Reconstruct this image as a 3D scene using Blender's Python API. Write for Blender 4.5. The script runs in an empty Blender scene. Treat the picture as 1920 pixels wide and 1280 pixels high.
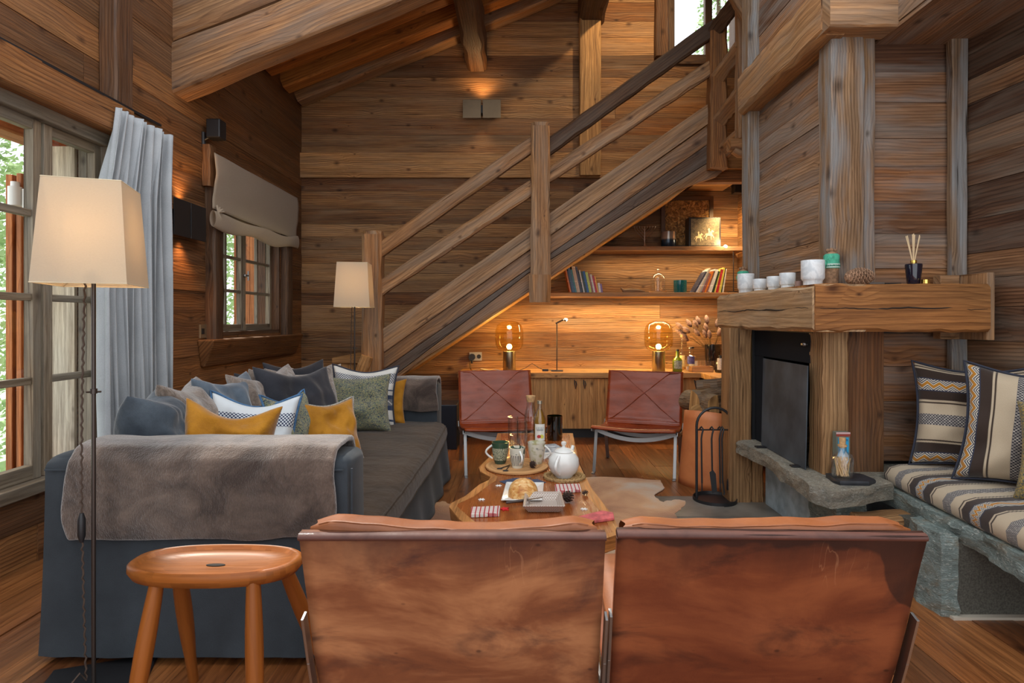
import bpy, bmesh, math, random
from mathutils import Vector, Matrix, noise
from math import pi, sin, cos, radians as R
random.seed(11)
V = Vector
F_, H_, CX_, CY_ = 1100.0, 1.15, 975.0, 600.0   # focal length (px), eye height (m), vanishing point
def P(px, py, Y): return V(((px-CX_)/F_*Y, Y, H_-(py-CY_)/F_*Y))
def PF(px, py, z=0.0):
    Y = (H_-z)*F_/(py-CY_); return V(((px-CX_)/F_*Y, Y, z))
COL = bpy.context.scene.collection
MW = {}
def rnd(a, b): return random.uniform(a, b)
# ---------------------------------------------------------------- mesh builder
class MB:
    def __init__(s):
        s.bm = bmesh.new(); s.uv = s.bm.loops.layers.uv.new('uv'); s.tn = s.bm.loops.layers.uv.new('tone')
        s.mi = 0
    def face(s, vs, g, off=(0, 0), tone=.5, seed=0):
        try: f = s.bm.faces.new(vs)
        except ValueError: return None
        f.normal_update(); n = f.normal; g = V(g)
        if abs(n.dot(g)) > .8:
            a = n.orthogonal().normalized(); b = n.cross(a); su = .12
        else:
            a = (g-n*n.dot(g)).normalized(); b = n.cross(a); su = 1
        for l in f.loops:
            c = l.vert.co
            l[s.uv].uv = (c.dot(a)*su+off[0], c.dot(b)+off[1]); l[s.tn].uv = (tone, seed)
        f.material_index = s.mi
        return f
    def poly(s, pts, g=(1, 0, 0), tone=.5):
        o = (rnd(0, 9), rnd(0, 9)); return s.face([s.bm.verts.new(p) for p in pts], g, o, tone, rnd(0, 1))
    def prism(s, pts, ext, g=(1, 0, 0), tone=None):
        """planar outline pts swept by vector ext"""
        tone = rnd(0, 1) if tone is None else tone; o = (rnd(0, 9), rnd(0, 9)); sd = rnd(0, 1)
        a = [s.bm.verts.new(p) for p in pts]; b = [s.bm.verts.new(V(p)+V(ext)) for p in pts]; n = len(pts)
        s.face(a[::-1], g, o, tone, sd); s.face(b, g, o, tone, sd)
        for i in range(n): s.face([a[i], a[(i+1) % n], b[(i+1) % n], b[i]], g, o, tone, sd)
    def box(s, x0, x1, y0, y1, z0, z1, g='x', tone=None, M=None):
        gv = {'x': V((1, 0, 0)), 'y': V((0, 1, 0)), 'z': V((0, 0, 1))}[g] if isinstance(g, str) else V(g)
        pts = [V(p) for p in ((x0, y0, z0), (x1, y0, z0), (x1, y1, z0), (x0, y1, z0))]
        ext = V((0, 0, z1-z0))
        if M is not None:
            pts = [M @ p for p in pts]; ext = M.to_3x3() @ ext; gv = (M.to_3x3() @ gv).normalized()
        s.prism(pts, ext, gv, tone)
    def beam(s, p0, p1, w, h, side=None, ch=.012, seg=6, jit=.004, tone=None, w1=None, h1=None):
        """squared timber from p0 to p1: w across `side`, h the other way, chamfered and slightly uneven"""
        p0, p1 = V(p0), V(p1); d = (p1-p0).normalized()
        if side is None: side = d.cross(V((0, 0, 1))) if abs(d.z) < .9 else V((1, 0, 0))
        a = (V(side)-d*d.dot(V(side))).normalized(); b = d.cross(a); w1 = w1 or w; h1 = h1 or h
        tone = rnd(0, 1) if tone is None else tone; o = (rnd(0, 9), rnd(0, 9)); sd = rnd(0, 1)
        rings = []; qs = []
        for i in range(seg+1):
            t = i/seg; c = p0.lerp(p1, t); W = (w+(w1-w)*t)/2; Hh = (h+(h1-h)*t)/2
            W += rnd(-jit, jit); Hh += rnd(-jit, jit); k = ch*rnd(.6, 1.5)
            q = [(W-k, -Hh), (W, -Hh+k), (W, Hh-k), (W-k, Hh), (-W+k, Hh), (-W, Hh-k), (-W, -Hh+k), (-W+k, -Hh)]
            qs.append(q); rings.append([s.bm.verts.new(c+a*x+b*y) for x, y in q])
        for i in range(seg):
            for j in range(8):
                k = (j+1) % 8; f = s.face([rings[i][j], rings[i][k], rings[i+1][k], rings[i+1][j]], d, o, tone, sd)
                if f:
                    L = (p1-p0).length; ax = 1 if j in (0, 1, 4, 5) else 0; cc = (.0, .0, .9, .9, 1.7, 1.7, 2.6, 2.6)[j]
                    for l, (ii, jj) in zip(f.loops, ((i, j), (i, k), (i+1, k), (i+1, j))): l[s.uv].uv = (ii/seg*L+o[0], qs[ii][jj][ax]+cc+o[1])
        s.face(rings[0][::-1], d, o, tone, sd); s.face(rings[-1], d, o, tone, sd)
    def tube(s, pts, r, n=8, closed=False, caps=True, rf=None):
        pts = [V(p) for p in pts]; m = len(pts); rings = []; up = None
        for i, p in enumerate(pts):
            if closed: d = (pts[(i+1) % m]-pts[i-1])
            else: d = pts[min(i+1, m-1)]-pts[max(i-1, 0)]
            d = d.normalized() if d.length > 1e-9 else V((0, 0, 1))
            if up is None: up = d.orthogonal().normalized()
            up = (up-d*up.dot(d)); up = up.normalized() if up.length > 1e-6 else d.orthogonal().normalized()
            q = d.cross(up); rr = r if rf is None else rf(i/(m-1))*r
            rings.append([s.bm.verts.new(p+(up*cos(2*pi*j/n)+q*sin(2*pi*j/n))*rr) for j in range(n)])
        o = (rnd(0, 9), rnd(0, 9)); sd = rnd(0, 1); tone = rnd(0, 1)
        Ls = 0
        for i in range(m if closed else m-1):
            A, B = rings[i], rings[(i+1) % m]; g = pts[(i+1) % m]-pts[i]; g = g.normalized() if g.length else V((0, 0, 1))
            L0 = Ls; Ls += (pts[(i+1) % m]-pts[i]).length
            for j in range(n):
                f = s.face([A[j], A[(j+1) % n], B[(j+1) % n], B[j]], g, o, tone, sd)
                if f:
                    for l, (uu, vv) in zip(f.loops, ((L0, j), (L0, j+1), (Ls, j+1), (Ls, j))): l[s.uv].uv = (uu+o[0], vv/n*6.28*r+o[1])
        if caps and not closed:
            s.face(rings[0][::-1], (1, 0, 0), o, tone, sd); s.face(rings[-1], (1, 0, 0), o, tone, sd)
    def lathe(s, prof, c=(0, 0, 0), n=32, M=None, ax=None):
        """profile [(r,z)...] turned round the z axis"""
        c = V(c); rings = []
        for r, z in prof:
            if r < 1e-5: ring = [s.bm.verts.new(c+V((0, 0, z)))]
            else: ring = [s.bm.verts.new(c+V((r*cos(2*pi*j/n), r*sin(2*pi*j/n), z))) for j in range(n)]
            rings.append(ring)
        vs = [v for r in rings for v in r]
        L = 0
        for i in range(len(rings)-1):
            A, B = rings[i], rings[i+1]; L2 = L+math.hypot(prof[i+1][0]-prof[i][0], prof[i+1][1]-prof[i][1])
            for j in range(n):
                k = (j+1) % n
                q = [A[j % len(A)], A[k % len(A)], B[k % len(B)], B[j % len(B)]]; uq = [(j/n, L), ((j+1)/n, L), ((j+1)/n, L2), (j/n, L2)]
                z = []; u2 = []
                for v_, u_ in zip(q, uq):
                    if v_ not in z: z.append(v_); u2.append(u_)
                if len(z) > 2:
                    try: f = s.bm.faces.new(z)
                    except ValueError: continue
                    f.material_index = s.mi
                    for l, u_ in zip(f.loops, u2): l[s.uv].uv = u_; l[s.tn].uv = (.5, .5)
            L = L2
        if M is not None: bmesh.ops.transform(s.bm, matrix=M, verts=vs)
    def grid(s, fn, nu, nv, closeu=False, uvs=(1, 1), thick=0, flip=False):
        vs = [[s.bm.verts.new(fn(i/nu, j/nv)) for i in range(nu if closeu else nu+1)] for j in range(nv+1)]
        fs = []
        for j in range(nv):
            for i in range(nu):
                k = (i+1) % nu if closeu else i+1
                q = [vs[j][i], vs[j][k], vs[j+1][k], vs[j+1][i]]
                uq = [(i/nu, j/nv), ((i+1)/nu, j/nv), ((i+1)/nu, (j+1)/nv), (i/nu, (j+1)/nv)]
                if flip: q = q[::-1]; uq = uq[::-1]
                try: f = s.bm.faces.new(q)
                except ValueError: continue
                f.material_index = s.mi; fs.append(f)
                for l, u_ in zip(f.loops, uq): l[s.uv].uv = (u_[0]*uvs[0], u_[1]*uvs[1]); l[s.tn].uv = (.5, .5)
        return fs
    def ball(s, c, r, n=16, m=10, sc=(1, 1, 1)):
        s.lathe([(r*sin(pi*i/m), -r*cos(pi*i/m)) for i in range(m+1)], (0, 0, 0), n,
                Matrix.Translation(V(c)) @ Matrix.Diagonal((*sc, 1)))
    def build(s, name, mats, parent=None, smooth=None, bevel=0, subsurf=0, solid=0, local=False, weld=True, loc=None, displace=None):
        bm = s.bm
        if weld: bmesh.ops.remove_doubles(bm, verts=bm.verts, dist=1e-6)
        if parent is not None and not local and parent.name in MW:
            bm.transform(MW[parent.name].inverted())
        if not solid: bmesh.ops.recalc_face_normals(bm, faces=bm.faces)
        me = bpy.data.meshes.new(name); bm.to_mesh(me); bm.free()
        for m in (mats if isinstance(mats, (list, tuple)) else [mats]): me.materials.append(m)
        if smooth is not None:
            me.polygons.foreach_set('use_smooth', [True]*len(me.polygons))
            if smooth < 180: me.set_sharp_from_angle(angle=R(smooth))
        o = bpy.data.objects.new(name, me); COL.objects.link(o)
        if parent is not None: o.parent = parent; MW[o.name] = MW.get(parent.name, Matrix())
        else: MW[o.name] = Matrix()
        if loc is not None:       # re-origin a stand-alone mesh at its base
            me.transform(Matrix.Translation(-V(loc))); o.location = loc; MW[o.name] = Matrix.Translation(V(loc))
        if solid:
            md = o.modifiers.new('solid', 'SOLIDIFY'); md.thickness = solid; md.offset = 0
        if bevel:
            md = o.modifiers.new('bevel', 'BEVEL'); md.width = bevel; md.segments = 2; md.limit_method = 'ANGLE'; md.angle_limit = R(40)
        if subsurf:
            md = o.modifiers.new('sub', 'SUBSURF'); md.levels = subsurf; md.render_levels = subsurf
        return o
def thing(name, label, cat, loc=(0, 0, 0), rz=0, group=None):
    o = bpy.data.objects.new(name, None); COL.objects.link(o); o.empty_display_size = .1
    o.location = loc; o.rotation_euler = (0, 0, rz); o['label'] = label; o['category'] = cat
    if group: o['group'] = group
    MW[o.name] = Matrix.Translation(V(loc)) @ Matrix.Rotation(rz, 4, 'Z'); return o
def tag(o, label, cat, group=None, kind=None):
    o['label'] = label; o['category'] = cat
    if group: o['group'] = group
    if kind: o['kind'] = kind
    return o
def struct(o, label=None):
    o['kind'] = 'structure'; o['category'] = o.name.split('_')[0].split('.')[0]
    if label: o['label'] = label
    return o
def dup(o, loc, rz=0, label=None):
    r = o.copy(); COL.objects.link(r); r.location = loc; r.rotation_euler = (0, 0, rz)
    MW[r.name] = Matrix.Translation(V(loc)) @ Matrix.Rotation(rz, 4, 'Z')
    if label: r['label'] = label
    for c in [x for x in bpy.data.objects if x.parent == o]:
        d = c.copy(); COL.objects.link(d); d.parent = r
        for e in [x for x in bpy.data.objects if x.parent == c]:
            f = e.copy(); COL.objects.link(f); f.parent = d
    return r
# ---------------------------------------------------------------- materials
class NT:
    def __init__(s, name):
        s.m = bpy.data.materials.new(name); s.m.use_nodes = True; s.t = s.m.node_tree; s.t.nodes.clear()
        s.out = s.n('ShaderNodeOutputMaterial'); s.b = s.n('ShaderNodeBsdfPrincipled'); s.l(s.b.outputs[0], s.out.inputs[0])
    def n(s, k, **kw):
        x = s.t.nodes.new(k)
        for a, b in kw.items(): setattr(x, a, b)
        return x
    def l(s, a, b): s.t.links.new(a, b)
    def put(s, sock, v):
        if isinstance(v, bpy.types.NodeSocket): s.l(v, sock)
        elif v is not None: sock.default_value = v
    def m_(s, op, a, b=None, c=None, clamp=False):
        x = s.n('ShaderNodeMath', operation=op, use_clamp=clamp)
        for i, v in enumerate((a, b, c)): s.put(x.inputs[i], v)
        return x.outputs[0]
    def vm(s, op, a, b=None):
        x = s.n('ShaderNodeVectorMath', operation=op); s.put(x.inputs[0], a); s.put(x.inputs[1], b); return x.outputs[0]
    def noise(s, vec, sc=5, det=3, rough=.5, dist=0):
        x = s.n('ShaderNodeTexNoise'); s.put(x.inputs['Vector'], vec); x.inputs['Scale'].default_value = sc
        x.inputs['Detail'].default_value = det; x.inputs['Roughness'].default_value = rough; x.inputs['Distortion'].default_value = dist
        return x.outputs['Fac']
    def vor(s, vec, sc=5, feat='F1', out='Distance'):
        x = s.n('ShaderNodeTexVoronoi', feature=feat); s.put(x.inputs['Vector'], vec); x.inputs['Scale'].default_value = sc
        return x.outputs[out]
    def ramp(s, fac, stops, const=False):
        x = s.n('ShaderNodeValToRGB'); r = x.color_ramp; r.interpolation = 'CONSTANT' if const else 'LINEAR'
        while len(r.elements) < len(stops): r.elements.new(.5)
        for e, (p, c) in zip(r.elements, stops): e.position = p; e.color = (*c[:3], 1) if len(c) == 3 else c
        s.put(x.inputs[0], fac); return x.outputs[0]
    def mix(s, fac, a, b, mode='MIX'):
        x = s.n('ShaderNodeMix', data_type='RGBA', blend_type=mode); s.put(x.inputs[0], fac)
        for i, v in ((6, a), (7, b)):
            s.put(x.inputs[i], (*v, 1) if isinstance(v, tuple) and len(v) == 3 else v)
        return x.outputs[2]
    def mr(s, v, a, b, c=0, d=1):
        x = s.n('ShaderNodeMapRange'); x.clamp = True; s.put(x.inputs[0], v)
        for i, k in zip((1, 2, 3, 4), (a, b, c, d)): s.put(x.inputs[i], k)
        return x.outputs[0]
    def bump(s, h, st=.3, d=.01):
        x = s.n('ShaderNodeBump'); x.inputs['Strength'].default_value = st; x.inputs['Distance'].default_value = d
        s.put(x.inputs['Height'], h); s.l(x.outputs[0], s.b.inputs['Normal']); return x
    def uvn(s, name='uv'):
        x = s.n('ShaderNodeUVMap'); x.uv_map = name; return x.outputs[0]
    def obj(s): return s.n('ShaderNodeTexCoord').outputs['Object']
    def sep(s, v):
        x = s.n('ShaderNodeSeparateXYZ'); s.put(x.inputs[0], v); return x.outputs
    def comb(s, a, b, c=0.):
        x = s.n('ShaderNodeCombineXYZ')
        for i, v in enumerate((a, b, c)): s.put(x.inputs[i], v)
        return x.outputs[0]
    def set(s, **kw):
        for k, v in kw.items():
            k = {'col': 'Base Color', 'rough': 'Roughness', 'metal': 'Metallic', 'spec': 'Specular IOR Level', 'trans': 'Transmission Weight',
                 'ior': 'IOR', 'sheen': 'Sheen Weight', 'srough': 'Sheen Roughness', 'stint': 'Sheen Tint', 'coat': 'Coat Weight', 'em': 'Emission Color', 'est': 'Emission Strength', 'alpha': 'Alpha', 'sub': 'Subsurface Weight'}[k]
            if isinstance(v, tuple) and len(v) == 3: v = (*v, 1)
            s.put(s.b.inputs[k], v)
        return s.m
def lin(*c):
    """sRGB 0-255 -> linear"""
    return tuple((x/255/12.92 if x <= 10 else ((x/255+.055)/1.055)**2.4) for x in c)
def wood(name, stops, rough=.62, ring=30, ringd=.5, knot=.75, fib=.85, crack=.7, bump=.5, spec=.3, grey=.0, greyc=(118, 110, 102), warp=5.):
    n = NT(name); uv = n.sep(n.uvn('uv')); tn = n.sep(n.uvn('tone')); u, v = uv[0], uv[1]; tone, sd = tn[0], n.m_('MULTIPLY', tn[1], 53.)
    Pv = n.comb(u, v, sd)
    big = n.noise(n.vm('MULTIPLY', Pv, (1.1, 4., 1)), 1, 2)
    wp = n.noise(n.vm('MULTIPLY', Pv, (.38, 4., 1)), 1, 1.2, .4)
    kx = n.n('ShaderNodeTexVoronoi', feature='F1', voronoi_dimensions='2D'); kx.inputs['Scale'].default_value = 1
    n.put(kx.inputs['Vector'], n.comb(n.m_('ADD', n.m_('MULTIPLY', u, 2.3), n.m_('MULTIPLY', sd, 3.7)), n.m_('ADD', n.m_('MULTIPLY', v, 3.6), n.m_('MULTIPLY', sd, 1.9)), 0.))
    kr = n.sep(kx.outputs['Color'])[0]; kd = n.m_('DIVIDE', kx.outputs['Distance'], n.m_('ADD', n.m_('MULTIPLY', kr, .9), .18))
    kdw = n.m_('ADD', kd, n.m_('MULTIPLY', n.noise(Pv, 30, 2), .06))
    ph = n.m_('ADD', n.m_('MULTIPLY', v, ring*1.7), n.m_('MULTIPLY', wp, warp*1.35))
    ph = n.m_('ADD', ph, n.m_('MULTIPLY', n.mr(kd, 0, .55, 1, 0), 1.3))
    saw = n.m_('FRACT', ph)
    rg = n.m_('POWER', saw, 2.2)
    rg = n.m_('MULTIPLY', rg, n.mr(saw, .9, 1.0, 1, 0))
    fb = n.noise(n.vm('MULTIPLY', Pv, (7., 330., 1)), 1, 4, .65)
    fb2 = n.noise(n.vm('MULTIPLY', Pv, (3., 75., 1)), 1, 5, .7)
    c = n.ramp(tone, stops)
    c = n.mix(n.mr(big, .35, .68), c, n.mix(1., c, (1.25, 1.12, .98), 'MULTIPLY'))
    c = n.mix(n.m_('MULTIPLY', rg, min(1, ringd*1.25)), c, n.mix(1., c, (.34, .26, .20), 'MULTIPLY'))
    c = n.mix(n.mr(fb2, .38, .62, fib, 0), c, n.mix(1., c, (.5, .46, .43), 'MULTIPLY'))
    c = n.mix(n.mr(fb, .4, .6, fib*.6, 0), c, n.mix(1., c, (.6, .58, .56), 'MULTIPLY'))
    if grey:
        gm = n.mr(n.noise(n.vm('MULTIPLY', Pv, (1.6, 9., 1)), 1, 3, .6), .42, .62, 0, grey)
        c = n.mix(gm, c, lin(*greyc))
    stn = n.noise(n.vm('MULTIPLY', Pv, (.45, 13., 1)), 1, 4, .65); c = n.mix(n.mr(stn, .36, .60, .62, 0), c, n.mix(1., c, (.50, .43, .38), 'MULTIPLY'))
    c = n.mix(1., c, (1.13, 1.12, 1.06), 'MULTIPLY')
    kn = n.mr(kdw, .05, .15, knot, 0)
    c = n.mix(kn, c, n.mix(1., c, (.22, .17, .14), 'MULTIPLY'))
    cr = n.mr(n.noise(n.vm('MULTIPLY', Pv, (1.3, 42., 1)), 1, 3, .55), .29, .34, crack, 0)
    c = n.mix(cr, c, n.mix(1., c, (.14, .11, .09), 'MULTIPLY'))
    h = n.m_('SUBTRACT', n.m_('ADD', n.m_('MULTIPLY', fb, .4), n.m_('MULTIPLY', fb2, .8)), n.m_('ADD', n.m_('MULTIPLY', rg, .5), n.m_('MULTIPLY', cr, 1.6)))
    n.bump(h, bump, .006)
    return n.set(col=c, rough=n.mr(fb2, .3, .7, rough-.08, rough+.1), spec=spec)
def plain(name, col, rough=.5, metal=0, var=.0, vs=8, bump=0, bs=60, spec=.5, coat=0, sheen=0):
    n = NT(name); c = col
    if var: c = n.mix(n.mr(n.noise(n.obj(), vs, 4), .35, .65), tuple(x*(1-var) for x in col), tuple(min(1, x*(1+var)) for x in col))
    if bump: n.bump(n.noise(n.obj(), bs, 4), bump, .004)
    return n.set(col=c, rough=rough, metal=metal, spec=spec, coat=coat, sheen=sheen)
def emis(name, col, st):
    n = NT(name); return n.set(col=col, em=col, est=st)
def glass(name, tint=(1, 1, 1), gloss=.12, rough=.02):
    n = NT(name); tr = n.n('ShaderNodeBsdfTransparent'); gl = n.n('ShaderNodeBsdfGlossy'); mx = n.n('ShaderNodeMixShader')
    tr.inputs[0].default_value = (*tint, 1); gl.inputs['Roughness'].default_value = rough
    lw = n.n('ShaderNodeLayerWeight'); lw.inputs[0].default_value = .35
    n.l(n.mr(lw.outputs['Facing'], 0, 1, gloss*.35, min(1, gloss*4)), mx.inputs[0]); n.l(tr.outputs[0], mx.inputs[1]); n.l(gl.outputs[0], mx.inputs[2])
    n.l(mx.outputs[0], n.out.inputs[0]); return n.m
def fabric(name, c1, c2, sc=14, weave=420, sheen=.3, bump=.25, rough=.9, wr=0, stint=None):
    n = NT(name); o = n.obj(); big = n.noise(o, sc, 4, .6)
    uv = n.vm('MULTIPLY', o, (1, 1, 1))
    f = n.noise(uv, weave, 2)
    c = n.mix(n.mr(big, .3, .7), c1, c2); c = n.mix(n.mr(f, .35, .65, .25, 0), c, n.mix(1., c, (.55, .55, .55), 'MULTIPLY'))
    h = n.m_('ADD', n.m_('MULTIPLY', f, .15), n.m_('MULTIPLY', n.noise(o, 22, 3, .55), wr)); n.bump(h, bump, .012)
    return n.set(col=c, rough=rough, sheen=sheen, srough=.4, spec=.15)
def fur(name, c1, c2, sc=16):
    n = NT(name); o = n.obj(); big = n.noise(o, sc, 5, .62, .6); f = n.noise(n.vm('MULTIPLY', o, (1, 1, .45)), 240, 3, .6)
    c = n.mix(n.mr(big, .36, .66), c1, c2); c = n.mix(n.mr(f, .4, .6, .4, 0), c, n.mix(1., c, (.5, .48, .46), 'MULTIPLY'))
    n.bump(n.m_('ADD', n.m_('MULTIPLY', f, .35), n.m_('MULTIPLY', big, 1.5)), .8, .012)
    return n.set(col=c, rough=1., sheen=.7, srough=.5, spec=.05)
W_BACK = wood('reclaimed_wall_wood', [(0, lin(132, 96, 64)), (.2, lin(166, 124, 82)), (.4, lin(188, 146, 102)), (.55, lin(142, 104, 70)), (.72, lin(206, 158, 106)), (.88, lin(168, 116, 68)), (1, lin(128, 88, 56))], grey=.3, greyc=(140, 120, 100), ringd=.7, knot=.85)
W_LEFT = wood('brown_wall_wood', [(0, lin(100, 68, 42)), (.3, lin(140, 98, 62)), (.6, lin(162, 114, 70)), (.8, lin(118, 84, 58)), (1, lin(150, 104, 60))], grey=.2, greyc=(112, 92, 76), ringd=.6)
W_GREY = wood('weathered_chimney_wood', [(0, lin(112, 80, 60)), (.25, lin(154, 120, 94)), (.5, lin(178, 146, 118)), (.7, lin(142, 98, 68)), (.85, lin(180, 132, 92)), (1, lin(96, 68, 52))], grey=.5, greyc=(136, 132, 130), ringd=.62, bump=.5)
W_BEAM = wood('aged_beam_wood', [(0, lin(166, 124, 86)), (.5, lin(184, 140, 98)), (1, lin(172, 136, 102))], ring=20, ringd=.38, crack=.75, grey=.4, greyc=(140, 128, 116), knot=.8)
W_POST = wood('grey_post_wood', [(0, lin(156, 138, 120)), (.5, lin(168, 136, 104)), (1, lin(132, 112, 94))], ring=40, ringd=.7, crack=.9, grey=.85, greyc=(138, 142, 148), bump=.8, warp=1.6)
W_DARK = wood('dark_beam_wood', [(0, lin(96, 70, 50)), (.5, lin(108, 76, 52)), (1, lin(96, 74, 58))], ring=22, ringd=.5, crack=.7, grey=.3, greyc=(96, 88, 82))
W_RAFT = wood('orange_rafter_wood', [(0, lin(176, 112, 54)), (.5, lin(194, 128, 62)), (1, lin(156, 96, 48))], ring=20, ringd=.45, crack=.6)
W_PALE = wood('pale_post_wood', [(0, lin(200, 156, 104)), (1, lin(206, 166, 116))], ring=18, ringd=.4, crack=.3)
W_STR = wood('stringer_wood', [(0, lin(100, 80, 68)), (.35, lin(118, 94, 78)), (.7, lin(156, 118, 84)), (1, lin(166, 126, 90))], ring=24, ringd=.55, crack=.8, grey=.4, greyc=(112, 106, 102))
W_CAB = wood('honey_cabinet_wood', [(0, lin(196, 150, 96)), (.5, lin(208, 164, 110)), (1, lin(184, 142, 94))], ring=16, ringd=.3, crack=.25, knot=.9, bump=.15)
W_MANT = wood('mantel_oak', [(0, lin(168, 118, 72)), (1, lin(176, 126, 78))], ring=22, ringd=.45, crack=.6, knot=.9)
W_MANG = wood('mantel_grey_oak', [(0, lin(200, 168, 130)), (1, lin(204, 170, 134))], ring=20, ringd=.3, crack=.6, grey=.35, greyc=(140, 130, 118))
W_FLOOR = wood('floor_boards_wood', [(0, lin(122, 76, 44)), (.3, lin(152, 98, 56)), (.6, lin(166, 112, 68)), (.8, lin(138, 88, 52)), (1, lin(108, 70, 44))], rough=.36, ring=16, ringd=.4, crack=.4, bump=.12, spec=.5)
W_TABLE = wood('live_edge_table_wood', [(0, lin(140, 78, 38)), (1, lin(156, 88, 42))], rough=.24, ring=9, ringd=.22, fib=.2, crack=.0, knot=.1, bump=.04, spec=.6, warp=7)
W_STOOL = wood('oiled_stool_wood', [(0, lin(136, 80, 34)), (1, lin(144, 86, 38))], rough=.4, ring=14, ringd=.15, fib=.25, crack=.0, knot=.0, bump=.02, spec=.3)
W_WIN = wood('grey_window_wood', [(0, lin(150, 140, 126)), (1, lin(132, 120, 104))], ring=20, ringd=.25, crack=.3, grey=.3, greyc=(128, 128, 124), bump=.2)
W_SHUT = wood('red_brown_shutter_wood', [(0, lin(120, 64, 40)), (.5, lin(186, 116, 70)), (1, lin(196, 128, 80))], ring=14, ringd=.3, crack=.3)
W_SHUP = wood('pale_shutter_wood', [(0, lin(206, 196, 180)), (1, lin(216, 206, 188))], ring=10, ringd=.15, crack=.1, knot=.5, bump=.1)
W_LOG = wood('split_log_wood', [(0, lin(206, 166, 112)), (1, lin(190, 150, 104))], ring=20, ringd=.25, crack=.3)
W_BARK = wood('log_bark', [(0, lin(132, 108, 86)), (1, lin(156, 130, 102))], ring=30, ringd=.6, crack=.9, bump=1., grey=.4)
W_BOARD = wood('beech_board', [(0, lin(214, 168, 118)), (1, lin(218, 172, 122))], ring=14, ringd=.15, crack=0, knot=0, bump=.03, rough=.5)
BLACK = plain('black_metal', (.012, .012, .014), .45)
BLKMAT = plain('soot_black', (.008, .009, .011), .5)
DARKGAP = plain('dark_gap', (.02, .014, .01), .9)
STEEL = plain('brushed_steel', (.30, .295, .29), .4, 1)
DSTEEL = plain('blackened_steel_sheet', (.055, .068, .082), .6, 0, var=.35, vs=5, spec=.3)
BRASS = plain('brushed_brass', (.48, .43, .28), .3, 1)
GOLD = plain('polished_gold', (.9, .6, .15), .2, 1)
BRONZE = plain('bronze_plate', (.24, .17, .10), .4, .5, var=.2, vs=3)
GLASS = glass('clear_glass'); PANE = glass('window_glass', (.97, .99, 1), .06)
AMBER = glass('amber_glass', (.93, .82, .50), .10)
GREENG = glass('green_glass', (.30, .42, .05), .14); DGREEN = glass('dark_green_glass', (.10, .16, .04), .2)
WHITE = plain('white_ceramic', lin(226, 226, 222), .18, coat=.3)
CORK = plain('cork', lin(200, 160, 112), .8, var=.25, vs=60)
PAPER = plain('label_paper', lin(226, 222, 212), .7)
EXPO, WORLD, TLAMP, LED = 0.42, 1.55, 8.0, 12.0
# ================================================================ CAMERA, WORLD, LIGHT
sc = bpy.context.scene
cam = bpy.data.cameras.new('camera'); co = bpy.data.objects.new('camera', cam); COL.objects.link(co)
co.location = (0, 0, H_); co.rotation_euler = (pi/2, 0, 0); cam.sensor_width = 36; cam.lens = F_/1920*36
cam.shift_x = (960-CX_)/1920; cam.shift_y = -(640-CY_)/1920; cam.clip_start = .05; sc.camera = co
sc.view_settings.view_transform = 'Standard'; sc.view_settings.look = 'None'; sc.view_settings.gamma = 1; sc.view_settings.use_curve_mapping = False
sc.view_settings.exposure = EXPO
w = bpy.data.worlds.new('sky'); sc.world = w; w.use_nodes = True; nt = w.node_tree; nt.nodes.clear()
wo = nt.nodes.new('ShaderNodeOutputWorld'); bg = nt.nodes.new('ShaderNodeBackground'); bg.inputs[0].default_value = (.92, .96, 1, 1)
bg.inputs[1].default_value = WORLD; nt.links.new(bg.outputs[0], wo.inputs[0])
def light(kind, name, loc, e, col=(1, .62, .28), size=.05, rot=None, **kw):
    l = bpy.data.lights.new(name, kind); l.energy = e; l.color = col
    if kind in ('POINT', 'SPOT'): l.shadow_soft_size = size
    for k, v in kw.items(): setattr(l, k, v)
    o = bpy.data.objects.new(name, l); COL.objects.link(o); o.location = loc
    if rot: o.rotation_euler = rot
    return o
light('SUN', 'sunlight', (0, 0, 9), 4, (1, .93, .82), rot=(R(-28), R(-22), 0), angle=R(2))
XL, YB = -2.30, 6.17          # left wall plane, back wall plane
XR, XC = 2.29, 1.62           # right walls, chimney left face
YC = 3.04                     # chimney front face
# ================================================================ SETTING
def planks(mb, O, U, Vv, N, ul, rows, holes=(), wmin=.13, wmax=.21, lmin=1.4, lmax=3.4, th=.02, tone=None, tfun=None, cont=False):
    """boards laid along U, stacked along V, facing N; holes = (u0,u1,v0,v1)"""
    O, U, Vv, N = V(O), V(U), V(Vv), V(N); v0, v1 = rows
    cuts = sorted({v0, v1} | {h[k] for h in holes for k in (2, 3) if v0 < h[k] < v1}); bands = []
    for a, b in zip(cuts, cuts[1:]):
        m = max(1, round((b-a)/rnd(wmin, wmax))); ws = [rnd(.8, 1.2) for _ in range(m)]; t = sum(ws); p = a
        for x in ws: bands.append((p, p+x/t*(b-a))); p += x/t*(b-a)
    for a, b in bands:
        mid = (a+b)/2; hs = sorted([(h[0], h[1]) for h in holes if h[2]-1e-4 < mid < h[3]+1e-4])
        segs = []; u = 0
        for h0, h1 in hs:
            if h0 > u: segs.append((u, h0))
            u = max(u, h1)
        if u < ul: segs.append((u, ul))
        for s0, s1 in segs:
            p = s0
            while p < s1-1e-4:
                L = s1-p if cont else rnd(lmin, lmax); q = min(p+L, s1)
                if s1-q < .4: q = s1
                d = rnd(0, .005); g = .0012
                A = O+U*(p+g)+Vv*(a+g)+N*(d-th); B = O+U*(q-g)+Vv*(a+g)+N*(d-th)
                C = O+U*(q-g)+Vv*(b-g)+N*(d-th); D = O+U*(p+g)+Vv*(b-g)+N*(d-th)
                tt = rnd(0, 1) if tfun is None else tfun((p+q)/2, mid)
                mb.prism([A, B, C, D], N*th, U, tt); p = q
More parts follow.
